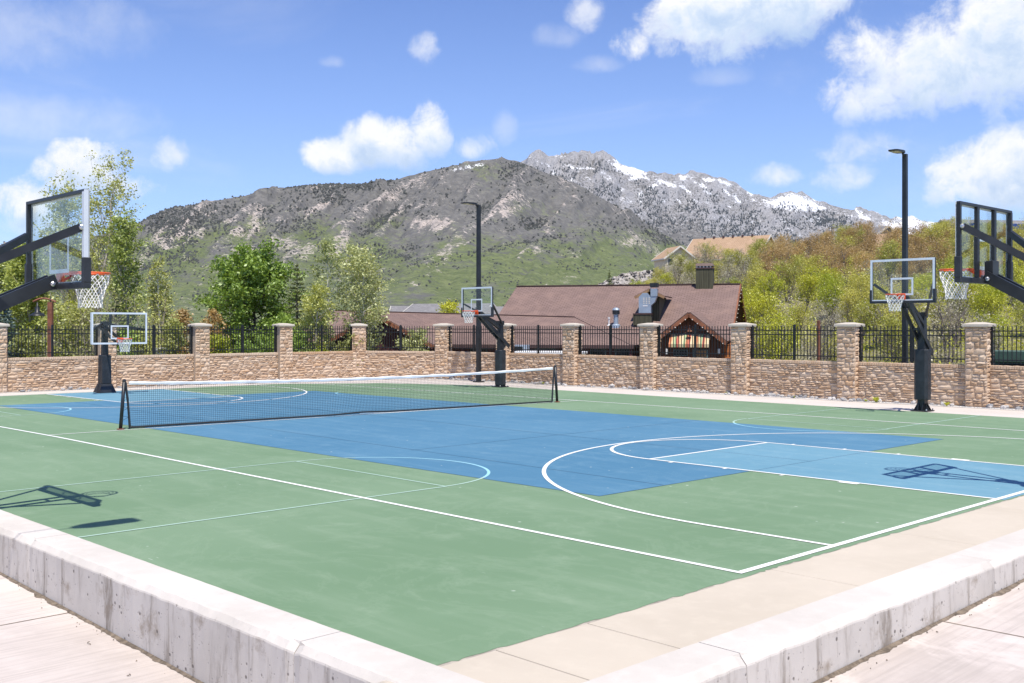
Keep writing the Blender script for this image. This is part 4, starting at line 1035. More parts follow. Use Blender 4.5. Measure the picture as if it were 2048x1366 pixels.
dens = sstep(fbm((C + ROWS) / 55, (ROWS - C * .4) / 22, 4, 87, .6), .49, .60) * sstep(below, 8, 45) * (T > .2) * (T < .99) + .9 * np.exp(-(((C - 1640) / 40) ** 2 + ((ROWS - 440) / 22) ** 2)) + .05
scatter_blobs(P, dens * (V / 10000) * (C < 1950) * (below > 14), 13000, 4.5, 11, 2.6, 15, M['conifer_dark'], 'mountain_conifers', 'dark conifers dotted over the far rocky ridge', V / 13000)

# ================================================================== buildings
def shingle_mat(name, a, b, c3, sc=1.0):
    m, w = new_mat(name); P = w.tc.outputs['Object']
    br = w.n('ShaderNodeTexBrick'); br.offset = 0.5
    mp = w.n('ShaderNodeMapping'); w.l(P, mp.inputs[0])
    w.l(mp.outputs[0], br.inputs['Vector']); br.inputs['Scale'].default_value = 1.0 / sc
    br.inputs['Brick Width'].default_value = 0.30; br.inputs['Row Height'].default_value = 0.135; br.inputs['Mortar Size'].default_value = 0.012; br.inputs['Bias'].default_value = -0.1
    br.inputs['Color1'].default_value = a + (1,); br.inputs['Color2'].default_value = b + (1,); br.inputs['Mortar'].default_value = tuple(x * .45 for x in a) + (1,)
    n = w.noise(P, 1.2, 5, .65)
    c = w.mix(w.m('MULTIPLY', w.step(n, .42, .7), .55), br.outputs[0], c3)
    w.l(c, w.bs.inputs['Base Color']); w.bs.inputs['Roughness'].default_value = .95; w.bs.inputs['Specular IOR Level'].default_value = .15
    bump(w, br.outputs['Fac'], -.6, .02); return m
def siding_mat(name, a, b, sc=1.0, horiz=False):
    m, w = new_mat(name); P = w.tc.outputs['Object']; sx = w.n('ShaderNodeSeparateXYZ'); w.l(P, sx.inputs[0])
    u = sx.outputs[2] if horiz else w.m('ADD', sx.outputs[0], sx.outputs[1])
    fr = w.m('FRACT', w.m('MULTIPLY', u, 5.0 * sc)); g = w.step(w.m('ABSOLUTE', w.m('SUBTRACT', fr, .5)), .42, .49)
    st = w.n('ShaderNodeMapping'); st.inputs['Scale'].default_value = (1, 1, 8) if horiz else (6, 6, .5); w.l(P, st.inputs[0])
    c = w.mix(w.step(w.noise(st.outputs[0], 2.0, 4), .35, .65), a, b); c = w.mix(g, c, tuple(x * .3 for x in a))
    w.l(c, w.bs.inputs['Base Color']); w.bs.inputs['Roughness'].default_value = .85
    bump(w, g, -.5, .02); return m
M['shingle'] = shingle_mat('brown_shingles', (0.205, 0.140, 0.120), (0.245, 0.168, 0.145), (0.275, 0.185, 0.150), 1.0)
M['tan_shingle'] = shingle_mat('tan_shingles', (0.44, 0.295, 0.185), (0.48, 0.325, 0.21), (0.51, 0.355, 0.235), 1.3)
M['grey_shingle'] = shingle_mat('grey_shingles', (0.21, 0.20, 0.20), (0.26, 0.25, 0.25), (0.29, 0.28, 0.27), 1.3)
M['maroon'] = siding_mat('maroon_siding', (0.085, 0.028, 0.030), (0.115, 0.040, 0.040))
M['redwood'] = siding_mat('redwood_siding', (0.080, 0.030, 0.018), (0.125, 0.048, 0.026))
M['orange_wood'] = siding_mat('orange_boards', (0.42, 0.14, 0.045), (0.52, 0.19, 0.06), .6, True)
M['olive'] = siding_mat('olive_siding', (0.060, 0.058, 0.032), (0.092, 0.088, 0.050), .8)
M['fascia'] = simple('rust_fascia', (0.25, 0.095, 0.045), .7, var=.25, scale=3)
M['wood_trim'] = simple('brown_trim', (0.30, 0.175, 0.085), .75, var=.25, scale=3)
M['galv'] = simple('galvanised_steel', (0.36, 0.42, 0.48), .38, metal=.35, var=.12, scale=2)
M['darkwin'] = simple('dark_window', (0.015, 0.02, 0.022), .15, var=.2)
M['teal'] = simple('teal_frame', (0.10, 0.16, 0.16), .5)
M['cream'] = simple('cream_stucco', (0.60, 0.52, 0.40), .9, var=.06, scale=2)
M['tanwall'] = simple('tan_stucco', (0.52, 0.37, 0.24), .9, var=.08, scale=2)
M['trim'] = simple('pale_trim', (0.68, 0.64, 0.56), .7, var=.06)
M['bulb'] = simple('white_bulb', (0.78, 0.74, 0.66), .3, var=.05)
M['solar'] = simple('solar_panel', (0.012, 0.030, 0.11), .18, var=.25, scale=3, spec=.8)
M['brown_cap'] = simple('brown_metal', (0.10, 0.055, 0.045), .5, var=.2)
M['white'] = simple('white_panel', (0.74, 0.73, 0.71), .6, var=.06)
M['util'] = simple('utility_green', (0.055, 0.105, 0.075), .55, var=.12)

RO = at(1480, 190); RTH = math.radians(30); RZ = zrow(568, 190)
def bl(c, r, slope=.446, ridge_y=0.0, ridge_z=None, y=None):
    """where the sight line through (c, r) meets the front roof plane, or the upright plane at local y; in the building's own frame"""
    k = (c - 1024) / FPX; e = (651 - r) / FPX; d = np.array([*(FW + k * RT), e]); o = np.array([CAMX - RO[0], CAMY - RO[1], CAMZ])
    cc, ss = math.cos(-RTH), math.sin(-RTH); R = lambda p: np.array([p[0] * cc - p[1] * ss, p[0] * ss + p[1] * cc, p[2]])
    o, d = R(o), R(d); rz = RZ if ridge_z is None else ridge_z
    if y is not None: s = (y - o[1]) / d[1]
    else: s = (rz + slope * (o[1] - ridge_y) - o[2]) / (d[2] - slope * d[1])
    return o + s * d
lodge = thing('lodge', 'long brown shingled lodge with gabled porch behind the fence', 'building', (RO[0], RO[1], 0), RTH)
XL = -41.5; EV = -24.0; EZ = RZ + .446 * EV
# main roof
rf = MB().slab([(XL, 0, RZ), (XL, EV, EZ), (0, EV, EZ), (0, 0, RZ)], .45).slab([(0, 0, RZ), (0, 24, EZ), (XL, 24, EZ), (XL, 0, RZ)], .45)
roof = rf.build('roof', M['shingle'], lodge)
MB().bar((XL - .1, 0, RZ + .05), (.1, 0, RZ + .05), .9, .16).build('ridge_cap', M['brown_cap'], roof)
for sg in (-1, 1): MB().bar((.12, 0, RZ - .35), (.12, sg * 24.2, EZ - .35), .2, .85).build('fascia', M['fascia'], roof)
MB().add([(-1.6, y_, z_) for y_, z_ in ((-22.5, -3), (22.5, -3), (22.5, EZ - .1), (0, RZ - .7), (-22.5, EZ - .1))] + [(XL + 1, y_, z_) for y_, z_ in ((-22.5, -3), (22.5, -3), (22.5, EZ - .1), (0, RZ - .7), (-22.5, EZ - .1))],
         [[0, 1, 2, 3, 4], [9, 8, 7, 6, 5], [0, 4, 9, 5], [1, 0, 5, 6], [2, 1, 6, 7]]).build('wall', M['redwood'], lodge)
for sg in (-1,):
    for k in range(15):
        t = (k + .5) / 15; q = MB().lathe([(.0, -.1), (.09, -.05), (.09, .05), (.0, .1)], 6); q.v = [(x + .3, y + sg * 24 * t, z + RZ + (EZ - RZ) * t - .75) for x, y, z in q.v]; q.build('light_bulb', M['bulb'], lodge)
# lower wing with hipped right end
p1 = bl(1150, 634); wy, wz = p1[1], p1[2]; p0x = bl(775, 622, y=wy)[0]
wl_z = bl(800, 620, y=wy)[2]; wEV = -30.5; wEZ = bl(1200, 690, y=wEV)[2]; xr = p1[0]
bk = wy + (wy - wEV)
MB().slab([(p0x - 12, wy, wl_z), (p0x - 12, wEV, wEZ), (xr + 13, wEV, wEZ), (xr, wy, wz)], .4).slab([(xr, wy, wz), (xr + 13, bk, wEZ), (p0x - 12, bk, wEZ), (p0x - 12, wy, wl_z)], .4).slab([(xr, wy, wz), (xr + 13, wEV, wEZ), (xr + 13, bk, wEZ)], .3).build('wing_roof', M['shingle'], lodge)
MB().bar((p0x - 12, wy, wl_z + .05), (xr, wy, wz + .05), .8, .14).build('ridge_cap', M['brown_cap'], lodge)
MB().bar((xr, wy, wz + .03), (xr + 12.8, wEV + .2, wEZ + .06), .5, .1).build('hip_cap', M['shingle'], lodge)
MB().box(p0x - 10, xr + 11, wEV + 2.0, bk - 2, -3, wEZ - .25).build('wing_wall', M['maroon'], lodge)
MB().box(p0x - 12, xr + 13.1, wEV - .12, wEV + .02, wEZ - .55, wEZ - .02).build('gutter', M['brown_cap'], lodge)
for c0, c1 in ((940, 975), (1010, 1040), (1070, 1110), (1180, 1212), (1230, 1262)):
    a = bl(c0, 695, y=wEV + 1.9); b = bl(c1, 712, y=wEV + 1.9)
    wi = MB().box(a[0], b[0], wEV + 1.85, wEV + 2.05, b[2] - 2, a[2] - .1).build('window', M['teal'], lodge)
    MB().box(a[0] + .2, b[0] - .2, wEV + 1.80, wEV + 1.86, b[2] - 1.8, a[2] - .3).build('pane', M['darkwin'], wi)
for c in (925, 1005, 1262): a = bl(c, 700, y=wEV + .4); MB().box(a[0] - .2, a[0] + .2, wEV + .2, wEV + .6, -3, wEZ - .3).build('post', M['maroon'], lodge)
# cross gable on the left, hidden half by the trees
gy = wEV - 3.5; ge = bl(866, 692, y=gy); ga = bl(752, 630, y=gy); hwd = ge[0] - ga[0]
def cross_gable(nm, ax, az, hw_, ez, y0, y1, wallm, fas, bulbs, over=1.0):
    sl = (az - ez) / hw_
    rfm = MB()
    for sg in (-1, 1):
        P = [(ax, y0, az), (ax + sg * hw_, y0, ez), (ax + sg * hw_, y1, ez), (ax, y1, az)]
        rfm.slab(P if sg < 0 else P[::-1], .3)
    ro_ = rfm.build(nm + '_roof', M['shingle'], lodge)
    for sg in (-1, 1): MB().bar((ax, y0 - .12, az - .18), (ax + sg * (hw_ + .1), y0 - .12, ez - .22), .2, .55).build('fascia', fas, ro_)
    wl = MB().add([(ax + x_, y0 + over, z_) for x_, z_ in ((-hw_ * .86, -3), (hw_ * .86, -3), (hw_ * .86, ez + .35), (0, az - .45), (-hw_ * .86, ez + .35))] + [(ax + x_, y1, z_) for x_, z_ in ((-hw_ * .86, -3), (hw_ * .86, -3), (hw_ * .86, ez + .35), (0, az - .45), (-hw_ * .86, ez + .35))],
                  [[0, 1, 2, 3, 4], [0, 4, 9, 5], [1, 6, 7, 2]]).build(nm + '_wall', wallm, lodge)
    for sg in (-1, 1):
        for k in range(bulbs):
            t = (k + .7) / (bulbs + .3); q = MB().lathe([(.0, -.09), (.085, -.04), (.085, .05), (.0, .1)], 6)
            q.v = [(x + ax + sg * hw_ * t, y + y0 - .28, z + az + (ez - az) * t - .52) for x, y, z in q.v]; q.build('light_bulb', M['bulb'], ro_)
    return ro_, wl
cross_gable('side_gable', ga[0], ga[2], hwd, ge[2], gy, wy, M['maroon'], M['fascia'], 9)
# gabled porch
py = EV - 7.0; pa = bl(1378, 627, y=py); pe = bl(1452, 685, y=py); phw = pe[0] - pa[0]
pr_, pw_ = cross_gable('porch', pa[0], pa[2], phw, pe[2], py, -10.0, M['redwood'], M['fascia'], 7)
MB().bar((pa[0], py, pa[2] + .08), (pa[0], -12, pa[2] + .08), .5, .12).build('ridge_cap', M['brown_cap'], pr_)
aw = [bl(1341, 668, y=py + .95), bl(1421, 668, y=py + .95), bl(1421, 692, y=py - 1.2)]
cols = ['stripe_orange', 'stripe_tan', 'stripe_green', 'stripe_red', 'stripe_sand']
for nm, cc in zip(cols, ((0.60, 0.22, 0.10), (0.60, 0.45, 0.24), (0.33, 0.42, 0.22), (0.45, 0.12, 0.08), (0.66, 0.52, 0.32))): M[nm] = simple(nm, cc, .85, var=.06)
awn = MB().bar((aw[0][0], py + .9, aw[0][2]), (aw[1][0], py + .9, aw[0][2]), .12, .12).build('awning', M['brown_cap'], lodge)
ns = 17
for k in range(ns):
    xa = aw[0][0] + (aw[1][0] - aw[0][0]) * k / ns; xb = aw[0][0] + (aw[1][0] - aw[0][0]) * (k + 1) / ns
    MB().slab([(xa, py - 1.2, aw[2][2] + .28), (xb, py - 1.2, aw[2][2] + .28), (xb, py + .93, aw[0][2]), (xa, py + .93, aw[0][2])], .03).slab([(xa, py - 1.2, aw[2][2] - .22), (xb, py - 1.2, aw[2][2] - .22), (xb, py - 1.2, aw[2][2] + .28), (xa, py - 1.2, aw[2][2] + .28)], .03).build('awning_stripe', M[cols[(0, 1, 2, 3, 1, 4, 2, 0, 3, 4, 1)[k % 11]]], awn)
for (c0, c1, r0, r1) in ((1346, 1376, 699, 712), (1386, 1416, 699, 716)):
    a = bl(c0, r0, y=py + .9); b = bl(c1, r1, y=py + .9)
    wi = MB().box(a[0], b[0], py + .9, py + 1.05, b[2], a[2]).build('window', M['teal'], lodge)
    n = 5 if c0 < 1380 else 2
    for k in range(n):
        xa = a[0] + .15 + (b[0] - a[0] - .3) * k / n; xb = a[0] + .15 + (b[0] - a[0] - .3) * (k + 1) / n
        MB().box(xa + .04, xb - .04, py + .84, py + .9, b[2] + .15, a[2] - .15).build('pane', M['darkwin'] if c0 < 1380 else M['wood_trim'], wi)
a = bl(1379, 661, y=py - .3)
lm = MB().lathe([(.42, a[2] - .15), (.35, a[2]), (.12, a[2] + .22), (.08, a[2] + .45)], 12, a[0], py - .3).build('porch_lamp', M['fascia'], lodge)
MB().tube([(a[0], py - .3, a[2] + .4), (a[0], py + .1, a[2] + .75), (a[0], py + 1.0, a[2] + .6)], .05, 6).build('lamp_arm', M['brown_cap'], lm)
for c in (1334, 1437): a = bl(c, 704, y=py + .7); MB().box(a[0] - .2, a[0] + .2, py + .6, py + 1.0, a[2] - .35, a[2] + .5, .05).build('wall_box', M['white'], lodge)
a = bl(1441, 688, y=py + 4); b = bl(1463, 716, y=py + 4)
MB().box(a[0], b[0] + 2.5, py + 4, py + 9, -3, a[2]).build('board_annex', M['orange_wood'], lodge)
# chimney
a = bl(1390, 578); b = bl(1427, 577); zt = zrow(530, 178); ccx = (a[0] + b[0]) / 2; cw = (b[0] - a[0]) / 2 * .93; cy = a[1] + cw
ch = MB().box(ccx - cw, ccx + cw, a[1], a[1] + 2 * cw, a[2] - .8, zt, .03).build('chimney', M['olive'], lodge)
MB().box(ccx - cw - .12, ccx + cw + .12, a[1] - .12, a[1] + 2 * cw + .12, zt + .02, zt + .22).build('band', M['brown_cap'], ch)
for k in range(5): MB().box(ccx - cw + .1 + k * cw * .4, ccx - cw + .32 + k * cw * .4, a[1] - .02, a[1] + .2, zt + .22, zt + .52).build('cap_leg', M['trim'], ch)
zc = zrow(518, 178)
MB().box(ccx - cw + .15, ccx + cw - .15, a[1] + .15, a[1] + 2 * cw - .15, zt + .2, zt + .5).build('flue', M['darkwin'], ch)
MB().add([(ccx + sx * (cw + .12), a[1] + cw + sy * (cw + .12), zt + .5) for sx, sy in ((-1, -1), (1, -1), (1, 1), (-1, 1))] + [(ccx + sx * (cw - .15), a[1] + cw + sy * (cw - .15), zc) for sx, sy in ((-1, -1), (1, -1), (1, 1), (-1, 1))], [[3, 2, 1, 0], [4, 5, 6, 7]] + [[k, (k + 1) % 4, 4 + (k + 1) % 4, 4 + k] for k in range(4)]).build('cap', M['brown_cap'], ch)
# dormer with its galvanised duct
b0_ = bl(1300, 645); dy = b0_[1]; dl = bl(1277, 628, y=dy); dr = bl(1318, 628, y=dy); da = bl(1299, 579, y=dy - .8); de = bl(1270, 594, y=dy - .8); dhw = da[0] - de[0]
dm = MB().box(dl[0], dr[0], dy + .5, dy + 9, dl[2] - 1.6, de[2] + .1).build('dormer', M['olive'], lodge)
MB().add([(dl[0], dy + .45, de[2]), (dr[0], dy + .45, de[2]), (da[0], dy + .45, da[2] - .3)], [[0, 1, 2]]).build('dormer_gable', M['olive'], dm)
for sg in (-1, 1):
    P = [(da[0], dy - .8, da[2]), (da[0] + sg * dhw, dy - .8, de[2]), (da[0] + sg * dhw, dy + 9, de[2]), (da[0], dy + 9, da[2])]
    MB().slab(P if sg < 0 else P[::-1], .2).build('dormer_roof', M['shingle'], dm)
    MB().bar((da[0], dy - .88, da[2] - .12), (da[0] + sg * (dhw + .05), dy - .88, de[2] - .14), .14, .4).build('dormer_fascia', M['wood_trim'], dm)
g0 = bl(1278, 626, y=dy - 1.6); g1 = bl(1302, 594, y=dy - 1.6); gt = bl(1290, 586, y=dy - 1.6)
dk = MB().add([(x_, y_, z_) for y_ in (dy - 1.9, dy - .3) for x_, z_ in ((g0[0], g0[2]), (g1[0], g0[2]), (g1[0], g1[2]), (g1[0] - .65, gt[2]), (g0[0] + .65, gt[2]), (g0[0], g1[2]))], [[0, 1, 2, 3, 4, 5], [11, 10, 9, 8, 7, 6]] + [[k, 6 + k, 6 + (k + 1) % 6, (k + 1) % 6] for k in range(6)]).build('exhaust_housing', M['galv'], lodge)
for k in range(3):
    for q in range(4): xx = g0[0] + .75 + k * .45; zz = g0[2] + 1.55 + q * .28; MB().box(xx, xx + .22, dy - 1.93, dy - 1.9, zz, zz + .16).build('louvre', M['trim'], dk)
MB().box(g0[0] + .7, g0[0] + 1.5, dy - 1.93, dy - 1.9, g0[2] + 1.1, g0[2] + 1.3).build('plate', M['white'], dk)
d2 = bl(1312, 568, y=dy - 1); d1 = bl(1294, 592, y=dy - 1)
pts = [(g1[0] - .2, g0[2] + 1.3), (g1[0] + .45, g0[2] + 1.9), (g1[0] + .75, g0[2] + 2.7), (g1[0] + .8, d1[2])]
du = MB()
for (x_, z_) in pts: du.v += [(x_ - .75, dy - 1.7, z_), (x_ + .15, dy - 1.7, z_ - .1), (x_ + .15, dy - .4, z_ - .1), (x_ - .75, dy - .4, z_)]
for l in range(3):
    for k in range(4): du.f.append([4 * l + k, 4 * l + (k + 1) % 4, 4 * l + 4 + (k + 1) % 4, 4 * l + 4 + k])
du.f.append([12, 13, 14, 15]); du.build('duct_bend', M['galv'], dk)
MB().box(pts[3][0] - .85, pts[3][0] + .25, dy - 1.8, dy - .3, d1[2] - .05, d1[2] + 1.2).build('duct_collar', M['galv'], dk)
for sx in (pts[3][0] - .85, pts[3][0] + .15): MB().box(sx, sx + .1, dy - 1.8, dy - 1.7, d1[2] + 1.2, d2[2] - .1).build('hood_leg', M['galv'], dk)
MB().box(pts[3][0] - .95, pts[3][0] + .35, dy - 1.9, dy - .2, d2[2] - .55, d2[2] + .15, .03).build('exhaust_hood', M['black'], dk)
MB().box(dl[0] - .6, g1[0], dy - 1.9, dy + 1.5, dl[2] - 1.9, g0[2] - .25).build('curb_box', M['olive'], dm)
MB().box(dl[0] - .65, g1[0] + .1, dy - 2.0, dy + 1.5, g0[2] - .24, g0[2] - .05).build('curb_cap', M['brown_cap'], dm)
# vent pipe
a = bl(1232, 652); zz = a[2]; top = bl(1232, 615, y=a[1])[2]
vp = MB().lathe([(.85, zz - .4), (.75, zz + .15), (.42, zz + .35), (.42, top - 1.2), (.55, top - 1.15)], 14, a[0], a[1]).build('vent_pipe', M['galv'], lodge, smooth=False)
MB().lathe([(.62, top - 1.14), (.62, top - .5)], 14, a[0], a[1]).build('vent_cap', M['black'], vp)
MB().lathe([(.66, top - .48), (.66, top - .4), (.5, top - .12), (.1, top)], 14, a[0], a[1]).build('vent_dome', M['galv'], vp)
a = bl(1218, 650); MB().lathe([(.4, a[2] - .1), (.13, a[2] + .1), (.13, a[2] + 1.0), (.2, a[2] + 1.02), (.2, a[2] + 1.35)], 10, a[0], a[1]).build('small_vent', M['white'], lodge)
# air conditioner and white service roof in front of the wing
x, y = at(1042, 158); acu = thing('air_conditioner', 'boxy grey air conditioner with dark fan behind the fence', 'air conditioner', (x, y, -1.5), RTH)
MB().box(-1.1, 1.1, -.9, .9, 3.6, 6.1, .05).build('casing', M['galv'], acu); MB().box(-.9, .5, -.95, -.91, 3.85, 5.85).build('fan_grille', M['darkwin'], acu); MB().box(-1.3, 1.3, -1.0, 1.0, 0, 3.55).build('stand', M['white'], acu)
for k, (c0, c1, r0, lab) in enumerate(((1025, 1160, 704, 'long white flat roofed shed behind the fence below the lodge'), (232, 332, 697, 'white flat roofed shed behind the far left hoop'))):
    a = at(c0, 152 if k == 0 else 150); b = at(c1, 150 if k == 0 else 152); zt = zrow(r0, 150); L = np.linalg.norm(b - a)
    sh = thing('white_shed', lab, 'shed', (a[0], a[1], -1.8), math.atan2(*(b - a)[::-1]))
    MB().box(-.3, L + .3, -.3, 6.3, zt + 1.45, zt + 1.8, .05).build('roof', M['white'], sh); MB().box(0, L, 0, 6, 0, zt + 1.44).build('wall', M['white'], sh)
    MB().box(L * .3, L * .6, -.04, -.01, 2.5, zt + .6).build('window', M['darkwin'], sh)
# green utility cabinet at the right
x, y = at(2028, 103); zt = zrow(702, 103); ut = thing('utility_cabinet', 'dark green metal utility cabinet behind the fence at right edge', 'cabinet', (x, y, -2), math.radians(8))
MB().box(-2.2, 4, 0, 3.2, 0, zt + .9, .03).build('body', M['util'], ut); MB().box(-2.4, 4.2, -.2, 3.4, zt + .9, zt + 2, .06).build('lid', M['util'], ut); MB().box(-1.3, 1.0, -.04, -.005, 3.5, zt + .75).build('door', M['darkwin'], ut)
x, y = at(1637, 122); mp_ = MB().box(-.16, .16, -.12, .12, 0, zrow(641, 122) + 1.5, .02).box(-.2, .2, -.16, .16, zrow(655, 122) + 1.0, zrow(655, 122) + 1.5, .02)
tag(mp_.build('marker_post', M['rust'], None, (x, y, -1.5)), 'slim rust orange post standing behind the fence before the scrub', 'post')

# houses up the hill and beyond
def house(label, c, v, zb, wdt, dep, wall_h, rise, rz, wallm, roofm, over=1.2, wins=(), name='house', extra=None):
    x, y = at(c, v); h = thing(name, label, 'house', (x, y, zb), rz)
    hx, hy = wdt / 2, dep / 2                     # ridge along local x; gable ends at +-x
    MB().add([(sx * hx, y_, z_) for sx in (-1, 1) for y_, z_ in ((-hy, 0), (hy, 0), (hy, wall_h), (0, wall_h + rise * .93), (-hy, wall_h))], [[0, 4, 3, 2, 1], [5, 6, 7, 8, 9], [0, 5, 9, 4], [1, 2, 7, 6]]).build('wall', wallm, h)
    o = over; zr = wall_h + rise; ze = wall_h - o * rise / hy
    r_ = MB().slab([(-hx - o, 0, zr), (-hx - o, -hy - o, ze), (hx + o, -hy - o, ze), (hx + o, 0, zr)], .4).slab([(hx + o, 0, zr), (hx + o, hy + o, ze), (-hx - o, hy + o, ze), (-hx - o, 0, zr)], .4).build('roof', roofm, h)
    for sx in (-1, 1):
        for sy in (-1, 1): MB().bar((sx * (hx + o + .1), 0, zr - .3), (sx * (hx + o + .1), sy * (hy + o), ze - .3), .25, .8).build('fascia', M['trim'], r_)
    MB().bar((-hx - o, -hy - o - .1, ze - .3), (hx + o, -hy - o - .1, ze - .3), .25, .7).build('fascia', M['trim'], r_)
    for (side, u, z0, ww, hh) in wins:
        if side == 'x': b = (hx + .02, hx + .12, u - ww / 2, u + ww / 2)
        elif side == '-x': b = (-hx - .12, -hx - .02, u - ww / 2, u + ww / 2)
        else: b = (u - ww / 2, u + ww / 2, -hy - .12, -hy - .02)
        wi = MB().box(b[0], b[1], b[2], b[3], z0, z0 + hh).build('window', M['trim'], h)
        g = .25
        if side == 'x': MB().box(b[1], b[1] + .05, b[2] + g, b[3] - g, z0 + g, z0 + hh - g).build('pane', M['darkwin'], wi)
        elif side == '-x': MB().box(b[0] - .05, b[0], b[2] + g, b[3] - g, z0 + g, z0 + hh - g).build('pane', M['darkwin'], wi)
        else: MB().box(b[0] + g, b[1] - g, b[2] - .05, b[2], z0 + g, z0 + hh - g).build('pane', M['darkwin'], wi)
    return h, r_, zr
ar = math.atan2(RT[1], RT[0])                      # facing straight at the court corner
zb = zrow(543, 600) - 3
h1, r1, zr = house('tan house with long orange shingled roof above the scrub hill', 1462, 612, zrow(520, 612) - 9, 46, 30, 10, zrow(474, 612) - zrow(520, 612) - 1, ar - math.radians(38), M['tanwall'], M['tan_shingle'], 1.5, (('x', 0, 9, 3, 3),))
for k in range(6): MB().box(-17 + k * 6, -16 + k * 6, -1.0, 0, zr - .6, zr + .9).build('roof_vent', M['brown_cap'], r1)
house('cream gabled house at the left end of the hilltop houses', 1348, 590, zrow(543, 590) - 4, 16, 17, zrow(516, 590) - zrow(543, 590) + 4, 6.2, ar - math.radians(76), M['cream'], M['tan_shingle'], 1.2, (('x', -5.5, 6.6, 3.2, 4.2), ('x', 5.0, 4.0, 2.6, 3.6)))
h3, r3, zr3 = house('low tan roofed house between the cream gable and the long roof', 1392, 615, zrow(540, 615), 22, 18, 5, 6, ar - math.radians(5), M['tanwall'], M['tan_shingle'], 1.2)
house('dark grey gabled house peeping above the brown scrub', 1747, 560, zrow(492, 560), 20, 22, 3.5, 6.4, ar - math.radians(65), M['grey_shingle'], M['grey_shingle'], 1.0, (('x', 0, 3, 2, 2),))
house('tan gabled house half hidden in the brown scrub', 1770, 520, zrow(512, 520), 22, 24, 4, 7, ar - math.radians(60), M['tanwall'], M['tan_shingle'])
h6, r6, zr6 = house('grey roofed house with blue solar panels at the right edge', 1995, 500, zrow(508, 500), 54, 30, 7, 9, ar + math.radians(8), M['tanwall'], M['grey_shingle'], 1.5)
for k in range(9):
    if k in (3, 4): continue
    x0 = -22 + k * 5; P = []
    for (dx, t) in ((0, .75), (4.4, .75), (4.4, .25), (0, .25)): P.append((x0 + dx, -15 * t, zr6 - 9 * t + .3))
    MB().slab(P, .15).build('solar_panel', M['solar'], r6)
house('grey roofed house far beyond the lodge, left of the middle hoop', 905, 520, -4, 40, 30, zrow(629, 520) + 4, zrow(607, 520) - zrow(629, 520), ar - math.radians(20), M['cream'], M['grey_shingle'])
house('pale grey roofed house far beyond the lodge, right of the middle hoop', 1012, 500, -4, 26, 26, zrow(630, 500) + 4, zrow(613, 500) - zrow(630, 500), ar + math.radians(10), M['cream'], M['grey_shingle'])
house('pale tan roofed house far off behind the white birch', 838, 540, -4, 26, 26, zrow(632, 540) + 4, zrow(612, 540) - zrow(632, 540), ar, M['cream'], M['grey_shingle'])
# pale rock bank below the cream house
cs = np.linspace(1195, 1325, 60); ts = np.linspace(0, 1, 26); C, T = np.meshgrid(cs, ts, indexing='ij')
Vb = 560 + 40 * T; rowb = 572 - (572 - np.interp(C, [1195, 1215, 1240, 1290, 1310, 1325], [570, 560, 549, 541, 539, 552])) * T
fr_ = fbm(C / 9, T * 6, 5, 3, .6, True)
Vb = Vb - 14 * (fr_ - .5); Kb = (C - 1024) / FPX
P = np.stack([(CAMX + Vb * (FW[0] + Kb * RT[0])).ravel(), (CAMY + Vb * (FW[1] + Kb * RT[1])).ravel(), (CAMZ + (651 - rowb) / FPX * Vb + 2.5 * (fr_ - .5)).ravel()], 1)
M['bank'] = simple('pale_rock', (0.34, 0.31, 0.28), .95, var=.5, scale=.5, bmp=.8)
tag(link('rock_bank', mesh_np('rock_bank', P, grid_faces(60, 26), M['bank'])), 'pale grey rock bank below the cream house', kind='structure')

